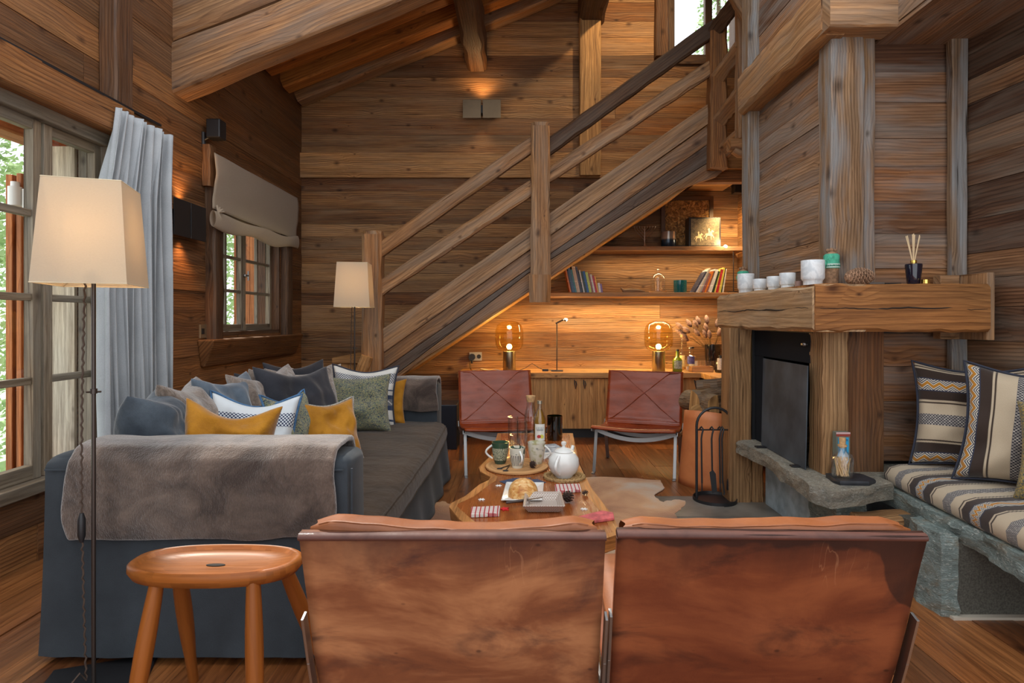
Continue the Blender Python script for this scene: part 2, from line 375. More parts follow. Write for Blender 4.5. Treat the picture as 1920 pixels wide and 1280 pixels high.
# floor
m = MB(); planks(m, (-3.2, -1.2, 0), (0, 1, 0), (1, 0, 0), (0, 0, 1), 7.6, (0, 6.6), wmin=.13, wmax=.2, lmin=1.2, lmax=2.6, th=.03)
struct(m.build('floor', W_FLOOR), 'wide warm brown wooden floor boards')
m = MB(); planks(m, (.82, 2.62, .006), (1, 0, 0), (0, 1, 0), (0, 0, 1), .86, (0, 1.18), wmin=.36, wmax=.42, lmin=.4, lmax=.7, th=.006)
SLATE = plain('slate_floor', lin(112, 106, 98), .42, var=.35, vs=4, bump=.15, bs=30)
struct(m.build('floor', SLATE), 'dark grey slate tiles set into the floor before the fireplace')
# left wall with two window openings. u along Y from -1.2
m = MB(); W1 = (1.60, 3.28, .36, 2.17); W2 = (4.44, 5.62, 1.03, 2.0); y0 = -1.2
planks(m, (XL, y0, 0), (0, 1, 0), (0, 0, 1), (1, 0, 0), YB-y0, (0, 3.7), [(W1[0]-y0, W1[1]-y0, W1[2], W1[3]), (W2[0]-y0, W2[1]-y0, W2[2], W2[3])], lmin=2.2, lmax=4.5)
t_ = .24
for a, b, c, d in ((y0, W1[0], 0, 3.7), (W1[1], W2[0], 0, 3.7), (W2[1], YB+.2, 0, 3.7), (W1[0], W1[1], 0, W1[2]), (W1[0], W1[1], W1[3], 3.7), (W2[0], W2[1], 0, W2[2]), (W2[0], W2[1], W2[3], 3.7)):
    m.box(XL-t_, XL-.021, a, b, c, d, 'y')
struct(m.build('wall_left', W_LEFT), 'dark brown timber boarded wall on the window side')
# back wall (upper window hole)
WU = (1.62, 2.29, 3.93, 5.0)
m = MB(); planks(m, (XL, YB, 0), (1, 0, 0), (0, 0, 1), (0, -1, 0), XR-XL+.02, (0, 2.64), wmin=.12, wmax=.2, lmin=3.4, lmax=6)
planks(m, (XL, YB, 0), (1, 0, 0), (0, 0, 1), (0, -1, 0), XR-XL+.02, (2.90, 6.2), [(WU[0]-XL, WU[1]-XL, WU[2], WU[3])], wmin=.13, wmax=.2, lmin=3., lmax=6)
m.box(XL, XR, YB-.045, YB, 2.64, 2.90, 'x', .72)
m.box(XL, WU[0], YB+.021, YB+.2, 0, 6.2, 'x'); m.box(WU[0], XR+.3, YB+.021, YB+.2, 0, WU[2], 'x'); m.box(WU[0], XR+.3, YB+.021, YB+.2, WU[3], 6.2, 'x')
struct(m.build('wall_back', W_BACK), 'reclaimed timber boarded wall behind the staircase')
# right walls
m = MB(); planks(m, (XR, 4.0, 0), (0, 1, 0), (0, 0, 1), (-1, 0, 0), YB-4.0, (0, 6.2)); m.box(XR+.021, XR+.15, 4.0, YB+.2, 0, 6.2, 'y')
struct(m.build('wall_niche', W_BACK), 'boarded side wall right of the shelves')
ang = -.10; DU = V((-sin(ang)*-1*-1, -cos(ang), 0)); DU = V((.10, -.995, 0)).normalized(); NN = V((-DU.y*-1, 0, 0))
NR = V((-.995, -.10, 0)).normalized()
m = MB(); planks(m, (2.275, YC+.02, 0), DU, (0, 0, 1), NR, 3.2, (0, 2.62), wmin=.14, wmax=.2, lmin=1.6, lmax=3)
A = V((2.275, YC+.02, 0))-NR*.021; m.prism([A, A+DU*3.2, A+DU*3.2-NR*.1, A-NR*.1], (0, 0, 2.62), (0, 1, 0))
W_RIGHT = wood('dark_wall_wood', [(0, lin(86, 62, 50)), (.3, lin(120, 90, 70)), (.6, lin(148, 116, 90)), (.8, lin(156, 112, 76)), (1, lin(96, 68, 54))], grey=.45, ringd=.65, bump=.5)
struct(m.build('wall_right', W_RIGHT), 'boarded wall behind the bench')
# ceiling: sloping boards above the rafters, and flat boards under the gallery on the right
def zroof(x): return 3.37+.405*(x-XL)
m = MB(); n_ = 30
sl = V((1, 0, .405)).normalized(); nn = V((.405, 0, -1)).normalized()
planks(m, V((XL-.1, 4.0, zroof(XL-.1)+.19)), (0, 1, 0), sl, nn, YB-3.9, (0, 5.4), wmin=.16, wmax=.22, lmin=2, lmax=4)
m.prism([V((XL-.3, 4.0, zroof(XL-.3)+.26)), V((2.9, 4.0, zroof(2.9)+.26)), V((2.9, 4.0, zroof(2.9)+.4)), V((XL-.3, 4.0, zroof(XL-.3)+.4))], (0, YB-3.8, 0), (1, 0, 0))
struct(m.build('ceiling', W_RAFT), 'sloping timber roof lining')
m = MB(); planks(m, (1.84, .3, 2.58), (0, 1, 0), (1, 0, 0), (0, 0, -1), YC-.3, (0, .95), wmin=.16, wmax=.24, lmin=3, lmax=4)
m.box(1.84, 2.8, .3, YC, 2.605, 2.9, 'y')
struct(m.build('ceiling', W_GREY), 'flat timber soffit of the gallery above the bench')
# chimney boxing
m = MB()
planks(m, (XC, YC, 0), (0, 1, 0), (0, 0, 1), (-1, 0, 0), .93, (1.30, 5.6), wmin=.15, wmax=.22, cont=True)
planks(m, (XC, YC, 0), (1, 0, 0), (0, 0, 1), (0, -1, 0), .68, (.42, 2.60), wmin=.13, wmax=.19, cont=True)
m.box(XC+.021, XR, YC+.021, 3.97, 1.10, 5.6, 'z'); m.box(2.05, XR, YC+.021, 3.97, .42, 1.10, 'z')
struct(m.build('wall_chimney', W_GREY), 'weathered boards boxing in the chimney breast')
m = MB(); m.beam((1.655, YC-.015, 1.32), (1.655, YC-.015, 2.6), .17, .13, (1, 0, 0), ch=.006, tone=.3)
m.beam((1.76, YC-.03, 1.32), (1.76, YC-.03, 2.6), .09, .06, (1, 0, 0), ch=.004, tone=.6)
struct(m.build('trim_1', W_POST, smooth=35), 'grey corner post of the chimney breast')
m = MB(); m.beam((1.59, 4.03, 0.3), (1.59, 4.03, 5.6), .09, .12, (1, 0, 0), ch=.006, seg=12, jit=.003, tone=.1)
struct(m.build('trim_2', W_POST, smooth=35), 'narrow grey corner trim at the back of the chimney')
m = MB(); m.beam((2.235, YC-.04, .5), (2.235, YC-.04, 2.58), .08, .05, (1, 0, 0), ch=.006, seg=10, jit=.002, tone=.1)
struct(m.build('trim_3', W_POST, smooth=35), 'narrow grey batten in the corner behind the bench cushions')
m = MB(); m.beam((XL+.05, 3.27, 2.2), (XL+.05, 3.27, 3.7), .15, .1, (0, 1, 0), ch=.008, tone=.6)
struct(m.build('trim_4', W_DARK, smooth=35), 'dark vertical post on the window wall')
m = MB(); m.beam(P(1106, 330, YB-.06), P(1106, -60, YB-.06), .215, .1, (1, 0, 0), ch=.006, tone=.5)
struct(m.build('trim_5', W_PALE, smooth=35), 'pale vertical post on the back wall')
m = MB(); m.beam((XL+.05, 1.0, 2.26), (XL+.05, 3.34, 2.26), .1, .17, (1, 0, 0), ch=.01, tone=.5)
struct(m.build('trim_6', W_LEFT, smooth=35), 'heavy lintel over the big window')
m = MB(); m.box(-1.2, -.5, YB-.05, YB-.02, .25, .42, 'x', .5)
struct(m.build('baseboard_back', W_BEAM, bevel=.004), 'pale board low on the back wall')
# rafters and purlins
def rafter(yc, x0, drop, w, h, mat, label, x1=2.2, seg=10):
    m = MB(); a = V((x0, yc, zroof(x0)-drop+h/2)); b = V((x1, yc, zroof(x1)-drop+h/2)); m.beam(a, b, w, h, (0, 1, 0), ch=.012, seg=seg, jit=.006)
    o = m.build('rafter', mat, smooth=35, loc=a); tag(o, label, 'rafter', 'roof rafters'); return o
rafter(6.06, XL, 0, .17, .18, W_BEAM, 'greyish roof rafter lying against the back wall')
rafter(5.70, XL, 0, .16, .17, W_RAFT, 'orange brown roof rafter, second from the back wall')
rafter(5.30, XL, 0, .16, .17, W_RAFT, 'orange brown roof rafter, third from the back wall')
rafter(4.75, XL, 0, .16, .17, W_RAFT, 'roof rafter half hidden above the massive double beam')
m = MB()
for k, hh in ((0, .30), (1, .27)):
    zz = -.70+k*.32
    m.beam(V((XL-.2, 3.97, zroof(XL-.2)+zz+.15)), V((1.2, 3.97, zroof(1.2)+zz+.15)), .19, hh, (0, 1, 0), ch=.016, seg=12, jit=.006, tone=.95-k*.15)
tag(m.build('truss_beam', W_STR, smooth=35, loc=(XL, 3.97, 2.8)), 'massive sloping double truss beam of pale weathered wood, nearest the camera', 'beam')
for (px, py, wd, tn, lb) in ((895, 135, .215, .5, 'dark purlin ending in the middle of the gable'), (1108, 47, .26, .2, 'dark purlin resting above the pale wall post')):
    e = P(px, py, YB); m = MB(); m.beam((e.x, YB-.02, e.z+.17), (e.x, 4.1 if px < 1000 else 4.6, e.z+.17), wd, .34, (1, 0, 0), ch=.03, seg=10, jit=.008, tone=tn)
    tag(m.build('purlin', W_DARK, smooth=35, loc=e), lb, 'beam', 'roof purlins')
# gallery beam on the chimney
m = MB(); m.beam((1.575, 2.93, 2.705), (1.575, 4.05, 2.70), .15, .27, (1, 0, 0), ch=.02, seg=10, jit=.006, tone=.6)
m.beam((1.51, 2.93, 2.74), (1.86, 2.93, 2.74), .15, .32, (0, 1, 0), ch=.01, seg=4, jit=.003, tone=.9)
tag(m.build('gallery_beam', W_BEAM, smooth=35, loc=(1.575, 2.93, 2.6)), 'heavy pale beam wrapping the corner of the chimney breast near the ceiling', 'beam')
m = MB(); m.beam(P(1378, -10, 4.7), P(1412, 45, 4.55), .08, .1, (0, 1, 0), tone=.2)
tag(m.build('brace', W_BEAM, smooth=35), 'short diagonal brace in the top corner beside the gallery post', 'brace')
# ---------------------------------------------------------------- windows in the left wall
def casement(root, ya, yb, z0, z1, x, rows, cols, st=.045, bar=.03, th=.045):
    m = MB()
    m.box(x-th, x, ya, ya+st, z0, z1, 'z', .3); m.box(x-th, x, yb-st, yb, z0, z1, 'z', .4)
    m.box(x-th, x, ya+st, yb-st, z0, z0+st*1.4, 'y', .5); m.box(x-th, x, ya+st, yb-st, z1-st, z1, 'y', .6)
    gy0, gy1, gz0, gz1 = ya+st, yb-st, z0+st*1.4, z1-st
    f = m.build('sash', W_WIN, root, bevel=.005)
    m = MB(); 
    for k in range(1, rows): zc = gz0+(gz1-gz0)*k/rows; m.box(x-th+.008, x-.006, gy0, gy1, zc-bar/2, zc+bar/2, 'y', .5)
    for k in range(1, cols): yc = gy0+(gy1-gy0)*k/cols; m.box(x-th+.009, x-.007, yc-bar/2, yc+bar/2, gz0, gz1, 'z', .5)
    if rows > 1 or cols > 1: m.build('glazing_bar', W_WIN, f, bevel=.004)
    m = MB(); m.poly([(x-th/2, gy0, gz0), (x-th/2, gy1, gz0), (x-th/2, gy1, gz1), (x-th/2, gy0, gz1)]); m.build('pane', PANE, f)
def thingS(name, label):
    r = bpy.data.objects.new(name, None); COL.objects.link(r); r['kind'] = 'structure'; r['label'] = label; r['category'] = 'window'; MW[r.name] = Matrix(); return r
w1 = thingS('window_1', 'large grey wooden window with many panes beside the sofa')
m = MB(); y0, y1, z0, z1 = W1; xx = XL-.03
m.box(xx-.12, XL+.025, y0-.02, y0+.03, z0, z1, 'z', .3); m.box(xx-.12, XL+.02, y1-.03, y1+.03, z0-.0, z1+.0, 'z', .3)
m.box(xx-.12, XL+.02, y0, y1, z1-.06, z1+.01, 'y', .4); m.box(xx-.12, XL+.03, y0, y1, z0-.03, z0+.03, 'y', .4)
m.build('window_frame', W_WIN, w1, bevel=.006)
for a, b in ((2.86, 3.25), (2.45, 2.845), (2.04, 2.435), (1.63, 2.025)): casement(w1, a, b, .39, 2.11, XL-.02, 4, 1, .05, .035)
w2 = thingS('window_2', 'small wooden window with eight visible panes under the linen blind')
m = MB(); y0, y1, z0, z1 = W2
m.box(XL-.2, XL+.0, y0-.02, y0+.02, z0, z1, 'z', .5); m.box(XL-.2, XL+.0, y1-.02, y1+.02, z0, z1, 'z', .5); m.box(XL-.2, XL, y0, y1, z0-.02, z0+.03, 'y')
m.beam((XL+.03, y0-.09, .98), (XL+.03, y0-.09, 2.12), .14, .09, (0, 1, 0), tone=.2); m.beam((XL+.03, y1+.08, .98), (XL+.03, y1+.08, 2.12), .13, .08, (0, 1, 0), tone=.7)
m.build('window_frame', W_DARK, w2, smooth=35)
ym = (y0+y1)/2; casement(w2, y0+.02, ym, z0+.03, z1-.02, XL-.07, 3, 2, .04, .025); casement(w2, ym+.003, y1-.02, z0+.03, z1-.02, XL-.07, 3, 2, .04, .025)
m = MB(); m.tube([(XL-.07, ym, 1.53), (XL-.03, ym, 1.53)], .012); m.tube([(XL-.03, ym, 1.49), (XL-.03, ym, 1.57)], .008); m.tube([(XL-.03, ym-.06, 1.53), (XL-.03, ym, 1.53)], .007)
m.build('window_handle', STEEL, w2, smooth=40)
m = MB(); m.prism([V((XL, 4.17, 1.01)), V((XL+.13, 4.17, 1.01)), V((XL+.03, 4.22, .81)), V((XL, 4.22, .81))], (0, 1.72, 0), (0, 1, 0), .4)
tag(m.build('window_sill', W_LEFT, bevel=.012, loc=(XL, 4.2, .81)), 'thick rough sawn timber board fixed under the small window', 'window sill')
m = MB(); m.beam((XL+.03, 4.28, 2.12), (XL+.03, 4.28, 2.42), .10, .06, (0, 1, 0), tone=.9); m.beam((XL+.03, 4.25, 2.38), (XL+.03, 5.85, 2.38), .06, .05, (0, 0, 1), tone=.9)
tag(m.build('blind_rail', W_LEFT, smooth=35, loc=(XL, 4.2, 2.2)), 'reddish wooden batten the linen roman blind hangs from', 'batten')
wu = thingS('window_3', 'bright window high on the back wall behind the stair top')
m = MB(); a, b, c, d = WU
m.box(a-.08, a, YB-.03, YB+.15, c-.08, d, 'z'); m.box(b-.04, b, YB-.03, YB+.15, c-.05, d, 'z'); m.box(a, b, YB-.03, YB+.15, c-.1, c, 'x'); m.box(a+.345, a+.42, YB+.05, YB+.12, c, d, 'z')
m.box(a, b, YB-.02, YB+.15, d-.04, d+.04, 'x'); m.build('window_frame', W_DARK, wu, bevel=.005)
m = MB(); m.poly([(a, YB+.08, c), (b, YB+.08, c), (b, YB+.08, d), (a, YB+.08, d)]); m.build('pane', PANE, wu)
m = MB(); m.beam(P(1240, 108, YB-.06), P(1240, -80, YB-.06), .13, .1, (1, 0, 0), tone=.5)
struct(m.build('trim_7', W_DARK, smooth=35), 'dark post left of the high window')
# exterior: shutters, eaves, trees, ground
m = MB()
for a, b, c, tn_ in ((-3.07, -3.03, 0, .9), (-3.025, -2.985, .02, .0), (-2.98, -2.95, -.03, 1.), (-2.945, -2.86, .0, .0)): m.box(a, b, 3.50+c, 3.54+c, .0, 2.02, 'z', tn_)
m.box(-3.07, -2.86, 3.545, 3.57, 0, 2.0, 'z', .0)
s_ = m.build('shutter', W_SHUT, bevel=.004, loc=(-3.1, 3.5, .2)); tag(s_, 'red brown plank shutter standing open outside the big window', 'shutter', 'outdoor shutters')
m = MB(); m.tube([(-2.96, 3.44, 1.82), (-2.96, 3.44, 1.93)], .035, 14); m.tube([(-2.96, 3.44, 1.93), (-2.96, 3.44, 1.96)], .022, 14); m.box(-2.92, -2.90, 3.44, 3.5, 1.76, 1.92)
tag(m.build('outdoor_lamp', WHITE, smooth=40, loc=(-2.96, 3.46, 1.8)), 'small white outdoor wall lamp on the brown shutter', 'lamp')
m = MB(); planks(m, (-2.74, 3.24, .37), (0, 0, 1), (1, 0, 0), (0, -1, 0), 1.74, (0, .28), wmin=.12, wmax=.15, cont=True); m.box(-2.74, -2.47, 3.24, 3.26, .37, 2.11, 'z')
tag(m.build('shutter', W_SHUP, loc=(-2.5, 3.24, .37)), 'pale plank shutter seen through the right hand panes of the big window', 'shutter', 'outdoor shutters')
m = MB(); planks(m, (-2.79, 5.72, .95), (0, 0, 1), (1, 0, 0), (0, -1, 0), 1.1, (0, .24), wmin=.07, wmax=.09, cont=True, tfun=lambda a, b: .3+b*3)
m.box(-2.79, -2.55, 5.722, 5.75, .95, 2.05, 'z', .8); m.box(-2.56, -2.50, 5.70, 5.75, .95, 2.05, 'z', .8)
tag(m.build('shutter', W_SHUT, loc=(-2.8, 5.73, .95)), 'orange brown shutter seen through the small window', 'shutter', 'outdoor shutters')
m = MB(); m.beam((-2.75, 1.0, 2.22), (-2.75, 4.2, 2.22), .14, .16, tone=.8); m.beam((-3.6, 2.9, 2.16), (-2.6, 2.9, 2.36), .1, .1, tone=.8)
tag(m.build('eaves_beam', W_SHUT, smooth=35, loc=(-2.75, 3, 2.2)), 'timber eaves beam outside above the big window', 'beam')
LEAF = NT('conifer_leaves'); LEAF.set(col=LEAF.mix(LEAF.noise(LEAF.obj(), 3, 3), lin(96, 140, 84), lin(196, 214, 150)), rough=.8)
LEAFM = LEAF.m
def tree(x, y, z, hh, rr, n, label):
    t = thing('tree', label, 'tree', (x, y, z), 0, 'trees outside the windows')
    m = MB(); m.tube([(x, y, z), (x+.1, y, z+hh*.5), (x, y, z+hh)], .14, 8, rf=lambda q: 1-.8*q); m.build('trunk', W_BARK, t, smooth=60)
    m = MB()
    for i in range(int(n*1.7)):
        q = random.random()**.8; a = rnd(0, 2*pi); r = rr*(1-q*.85)*math.sqrt(rnd(.25, 1)); c = V((x+r*cos(a), y+r*sin(a), z+hh*(.06+.94*q)))
        s = rnd(.05, .13); d = V((rnd(-1, 1), rnd(-1, 1), rnd(-.6, .3))).normalized()*s; e = d.orthogonal().normalized()*s*rnd(.3, .6)
        m.bm.faces.new([m.bm.verts.new(c-e), m.bm.verts.new(c+d), m.bm.verts.new(c+e)])
    m.build('foliage', LEAFM, t, weld=False)
for i, (x, y, z, hh, rr, n) in enumerate(((-8.2, 8.3, -2, 8.5, 2., 5200), (-7.2, 6.6, -2.5, 7, 1.5, 3800), (-9, 12, -2, 9, 2.3, 4200), (-6.6, 12.8, -2, 8, 1.6, 3600), (-8.8, 16.5, -2, 10, 2.5, 3600), (4.2, 12.5, -1, 10.5, 1.4, 2600))):
    tree(x, y, z, hh, rr, n, ('broad conifer seen through the left panes of the big window', 'slim conifer close outside the big window', 'tall conifer far out left of the small window', 'conifer seen through the left panes of the small window', 'farthest conifer beyond the small window', 'treetop seen through the high window above the stairs')[i])
m = MB(); m.box(-30, -2.6, -6, 40, -2.6, -2.5); tag(m.build('meadow', plain('snowy_grass', lin(170, 186, 160), .9, var=.2, vs=1)), 'pale ground outside the windows', 'ground', kind='structure')
# ---------------------------------------------------------------- staircase
YS = 5.20
st = thing('staircase', 'reclaimed timber staircase with rough rails climbing across the back wall', 'staircase', (-1.3, YS, 0))
def S(px, py, y=YS): return P(px, py, y)
# stringer: several sloping boards
top0, top1 = S(712, 615), S(1330, 186)
dirS = (top1-top0).normalized()
def band(pts, tone, y=YS, th=.07, mat=W_STR, name='stringer_board'):
    m = MB(); q = [S(a, b, y) for a, b in pts]; m.prism(q, (0, th, 0), dirS, tone); return m.build(name, mat, st, bevel=.004)
band([(712, 620), (1328, 194), (1328, 232), (720, 660)], .9, YS-.02, .09, W_BEAM, 'stringer_capping')
band([(718, 662), (1330, 233), (1330, 268), (722, 690), (716, 690)], .95)
band([(722, 691), (1330, 269), (1330, 303), (990, 512), (738, 705), (716, 705)], .05)
band([(738, 706), (990, 513), (1330, 304), (1360, 316), (1345, 330), (1300, 345), (1272, 356), (990, 548), (900, 605), (800, 668), (770, 690), (752, 705)], .75)
m = MB(); a, b = S(752, 706, YS+.05), S(1290, 350, YS+.05)     # soffit under the flight
a2 = V((a.x, YB-.03, a.z)); b2 = V((b.x, YB-.03, b.z)); m.prism([a, b, b+V((0, 0, .03)), a+V((0, 0, .03))], (0, YB-.08-YS, 0), dirS, .5)
m.build('soffit', W_CAB, st)
nst = 13
for k in range(nst):
    t = (k+.5)/nst; c = S(712, 650).lerp(S(1328, 232), t); m = MB(); m.box(c.x-.13, c.x+.16, YS+.06, YB-.03, c.z-.05, c.z-.01, 'y', rnd(0, 1)); m.build('tread', W_BEAM, st, bevel=.004)
# newel posts
def newel(px0, px1, pyt, pyb, y, tone, mat=W_BEAM, cap=True):
    m = MB(); xa, xb = (px0-CX_)/F_*y, (px1-CX_)/F_*y; w = xb-xa; xc = (xa+xb)/2; zt = H_-(pyt-CY_)/F_*y; zb = max(0, H_-(pyb-CY_)/F_*y)
    m.beam((xc, y, zb), (xc, y, zt-.02), w, w, (1, 0, 0), ch=.02, seg=12, jit=.006, tone=tone)
    if cap: m.beam((xc, y, zt-.021), (xc, y, zt+.01), w*.96, w*.96, (1, 0, 0), ch=.04, seg=1, jit=0, tone=tone)
    return m.build('newel_post', mat, st, smooth=40)
newel(682, 718, 437, 900, YS-.03, .2); newel(995, 1031, 236, 548, YS-.05, .3); newel(1328, 1360, 50, 318, YS-.04, .6, W_LEFT)
newel(1381, 1407, -40, 262, 4.78, .5, W_BEAM, False)
m = MB(); m.beam(S(1012, 516, YS-.06), S(1012, 567, YS-.06), .185, .185, (1, 0, 0), ch=.03, seg=2, tone=.4); m.build('newel_foot', W_BEAM, st, smooth=40)
def rail(a, b, hh, mat, tone, ya=YS-.04, yb=YS-.04, w=.085):
    m = MB(); m.beam(P(*a, ya), P(*b, yb), w, hh, (0, 1, 0), ch=.016, seg=12, jit=.004, tone=tone); m.build('rail', mat, st, smooth=40)
rail((706, 474), (1002, 268), .125, W_BEAM, .1); rail((703, 548), (1000, 350), .125, W_BEAM, .6)
rail((1018, 284), (1345, 48), .13, W_DARK, .9); rail((1020, 335), (1338, 124), .12, W_BEAM, .9)
rail((1338, 62), (1392, -15), .125, W_DARK, .2, YS-.05, 4.8); rail((1343, 150), (1390, 88), .125, W_BEAM, .5, YS-.05, 4.8); rail((1345, 232), (1392, 172), .13, W_BEAM, .2, YS-.05, 4.8); rail((1355, 285), (1394, 250), .13, W_BEAM, .8, YS-.05, 4.8)
# landing
m = MB(); zl = S(1360, 300).z; m.prism([S(1340, 316, YS+.03), S(1420, 316, YS+.03), S(1420, 262, YS+.03), S(1362, 285, YS+.03)], (0, .9, 0), (1, 0, 0), .5); m.build('landing', W_CAB, st)
m = MB(); m.beam(S(1300, 331, YS+.14), S(1445, 331, YS+.14), .12, .12, (0, 1, 0), tone=.4); m.build('landing_beam', W_LEFT, st, smooth=40)
m = MB(); m.beam(P(1366, 272, 4.78), P(1420, 272, 4.78), .1, .1, (0, 1, 0), ch=.02, tone=.3); m.tube([P(1372, 280, 4.78)+V((.02, 0, 0)), P(1385, 287, 4.78), P(1402, 286, 4.78)], .04, 10); m.build('corbel', W_BEAM, st, smooth=50)
# bottom steps in the corner
m = MB(); m.box(-1.70, -1.42, 5.3, YB-.03, .76, .81, 'x', .9); m.box(-1.67, -1.46, 5.34, YB-.04, .0, .76, 'z', .2); m.beam(P(690, 667, 5.1), P(672, 720, 5.1), .1, .12, (1, 0, 0), tone=.9)
m.build('corner_step', W_CAB, st, bevel=.006)
m = MB(); m.box(-1.42, -1.1, 5.3, YB-.03, .40, .45, 'y', .5); m.box(-1.42, -1.14, 5.32, YB-.04, 0, .40, 'z', .3); m.build('corner_step', W_CAB, st, bevel=.006)
# ---------------------------------------------------------------- shelves, cabinets
def shelf(x0, x1, z, y0, label):
    m = MB(); m.box(x0, x1, y0, YB-.022, z-.045, z, 'x', .4); return tag(m.build('wall_shelf', W_BEAM, bevel=.005, loc=(x0, y0, z)), label, 'shelf', 'shelves under the stairs')
ZU, ZD = 1.885, 1.425
shelf(.60, 2.25, ZU, 5.84, 'upper wooden shelf carrying the menorah and the dark box')
shelf(.27, 2.28, ZD, 5.82, 'lower long wooden shelf carrying two rows of books')
ZT = .645
def cabinet(x0, x1, doors, label, yf=5.66):
    t = thing('cabinet', label, 'cabinet', ((x0+x1)/2, yf, 0), 0, 'low cabinets under the stairs')
    m = MB(); m.box(x0+.002, x1-.002, yf+.02, YB-.03, .10, ZT-.052, 'z', .5); m.build('body', W_CAB, t)
    m = MB(); m.box(x0+.02, x1-.02, yf+.09, YB-.05, 0, .10, 'x', .5); m.build('plinth', BLKMAT, t)
    w = (x1-x0)/doors
    for k in range(doors):
        a = x0+w*k+.004; b = x0+w*(k+1)-.004; m = MB(); planks(m, (a, yf+.02, .10), (0, 0, 1), (1, 0, 0), (0, -1, 0), ZT-.162, (0, b-a), wmin=.11, wmax=.16, cont=True)
        d = m.build('door', W_CAB, t)
        hx = (b-.04) if (k == 0) else (a+.04); m = MB(); m.tube([(hx-.008, yf+.015, .57), (hx-.01, yf-.012, .54), (hx, yf-.016, .49), (hx+.01, yf-.012, .53), (hx+.004, yf+.01, .56)], .005, 6); m.build('door_handle', BLACK, d, smooth=60)
    return t
cabinet(.0, 1.16, 2, 'two door low cabinet of honey wood between the two far chairs'); cabinet(-.58, -.002, 1, 'low cabinet of honey wood mostly hidden by the left far chair'); cabinet(1.162, 1.74, 1, 'low cabinet of honey wood behind the right far chair')
t = thing('cabinet', 'return cabinet of honey wood beside the log basket', 'cabinet', (2.0, 5.0, 0), 0, 'low cabinets under the stairs')
m = MB(); m.box(1.77, 2.24, 4.2, 5.66, .1, ZT-.052, 'z', .4); m.build('body', W_CAB, t)
m = MB(); planks(m, (1.77, 4.2, .10), (0, 0, 1), (0, 1, 0), (-1, 0, 0), ZT-.162, (0, 1.44), wmin=.13, wmax=.18, cont=True); d = m.build('door', W_CAB, t)
m = MB(); m.tube([(1.755, 5.2, .56), (1.735, 5.19, .53), (1.73, 5.21, .49), (1.755, 5.22, .55)], .005, 6); m.build('door_handle', BLACK, d, smooth=60)
m = MB(); m.prism([V((-.60, 5.64, ZT-.05)), V((1.74, 5.64, ZT-.05)), V((1.74, 4.2, ZT-.05)), V((2.26, 4.2, ZT-.05)), V((2.26, YB-.025, ZT-.05)), V((-.60, YB-.025, ZT-.05))], (0, 0, .05), (1, 0, 0), .4)
tag(m.build('worktop', W_CAB, bevel=.004, loc=(-.6, 5.64, ZT)), 'long wooden counter top running under the stairs and round the corner', 'worktop')
# ================================================================ FIREPLACE
def stone(name, c1, c2, c3, sc=6, bump=.9):
    n = NT(name); o = n.obj(); a = n.noise(n.vm('MULTIPLY', o, (1, 1, 2.2)), sc, 6, .65, .8); b = n.noise(n.vm('MULTIPLY', o, (1.2, 1, 3)), sc*7, 4, .6, 1.2)
    c = n.ramp(a, [(.3, c1), (.5, c2), (.68, c3)]); c = n.mix(n.mr(b, .55, .72, 0, .75), c, lin(214, 216, 208)); c = n.mix(n.mr(b, .28, .42, .7, 0), c, lin(54, 58, 54))
    n.bump(n.m_('ADD', a, n.m_('MULTIPLY', b, .5)), bump, .02); return n.set(col=c, rough=n.mr(b, .4, .7, .6, .35), spec=.5)
STONE = stone('green_grey_schist', lin(96, 108, 104), lin(128, 142, 138), lin(120, 112, 94), 7)
STONED = stone('brown_grey_schist', lin(104, 106, 98), lin(142, 136, 122), lin(158, 148, 130), 9, 1.)
STONEP = plain('smooth_blue_grey_stone', lin(158, 172, 178), .55, var=.22, vs=14, bump=.35, bs=60)
STONEG = plain('flamed_grey_granite', lin(84, 82, 74), .6, var=.35, vs=140, bump=.4, bs=200)
def slab(mb, out, z0, z1, jit=.012, step=.05, lay=3, taper=.0, ins=.35):
    """rough edged stone slab from a plan outline"""
    pts = []
    for i, a in enumerate(out):
        b = out[(i+1) % len(out)]; a, b_ = V((*a, 0)), V((*b, 0)); n_ = max(1, int((b_-a).length/step))
        for k in range(n_): pts.append(a.lerp(b_, k/n_))
    c = sum(pts, V((0, 0, 0)))/len(pts); rings = []
    for j in range(lay+1):
        z = z0+(z1-z0)*j/lay; e = (0 if j in (0,) else 1); r = []
        for p in pts:
            d = (p-c).normalized(); q = noise.noise(V((p.x*9, p.y*9, z*26)))*jit*1.6+rnd(-jit, jit)*.5 - (jit*ins if j in (0, lay) else 0)-taper*(1-j/lay)
            r.append(mb.bm.verts.new((p.x+d.x*q, p.y+d.y*q, z+(rnd(-1, 1)*jit*.3 if 0 < j < lay else 0))))
        rings.append(r)
    n = len(pts)
    for j in range(lay):
        for i in range(n): mb.face([rings[j][i], rings[j][(i+1) % n], rings[j+1][(i+1) % n], rings[j+1][i]], (1, 0, 0))
    mb.face(rings[-1], (1, 0, 0)); mb.face(rings[0][::-1], (1, 0, 0))
fp = thing('fireplace', 'corner fireplace with heavy timber mantel on rough posts over a stone hearth', 'fireplace', (1.9, 3.3, 0))
m = MB(); m.box(1.53, 1.66, 3.02, 3.66, 0, .33, 'y'); m.box(1.66, 2.22, 3.10, 3.9, 0, .33, 'y'); m.build('hearth_wall', STONEP, fp, bevel=.004, )
m = MB(); slab(m, [(1.50, 2.78), (1.62, 2.74), (1.67, 3.05), (1.52, 3.10)], 0, .335, .015, .04, 8); m.build('corner_stone', STONE, fp, smooth=30)
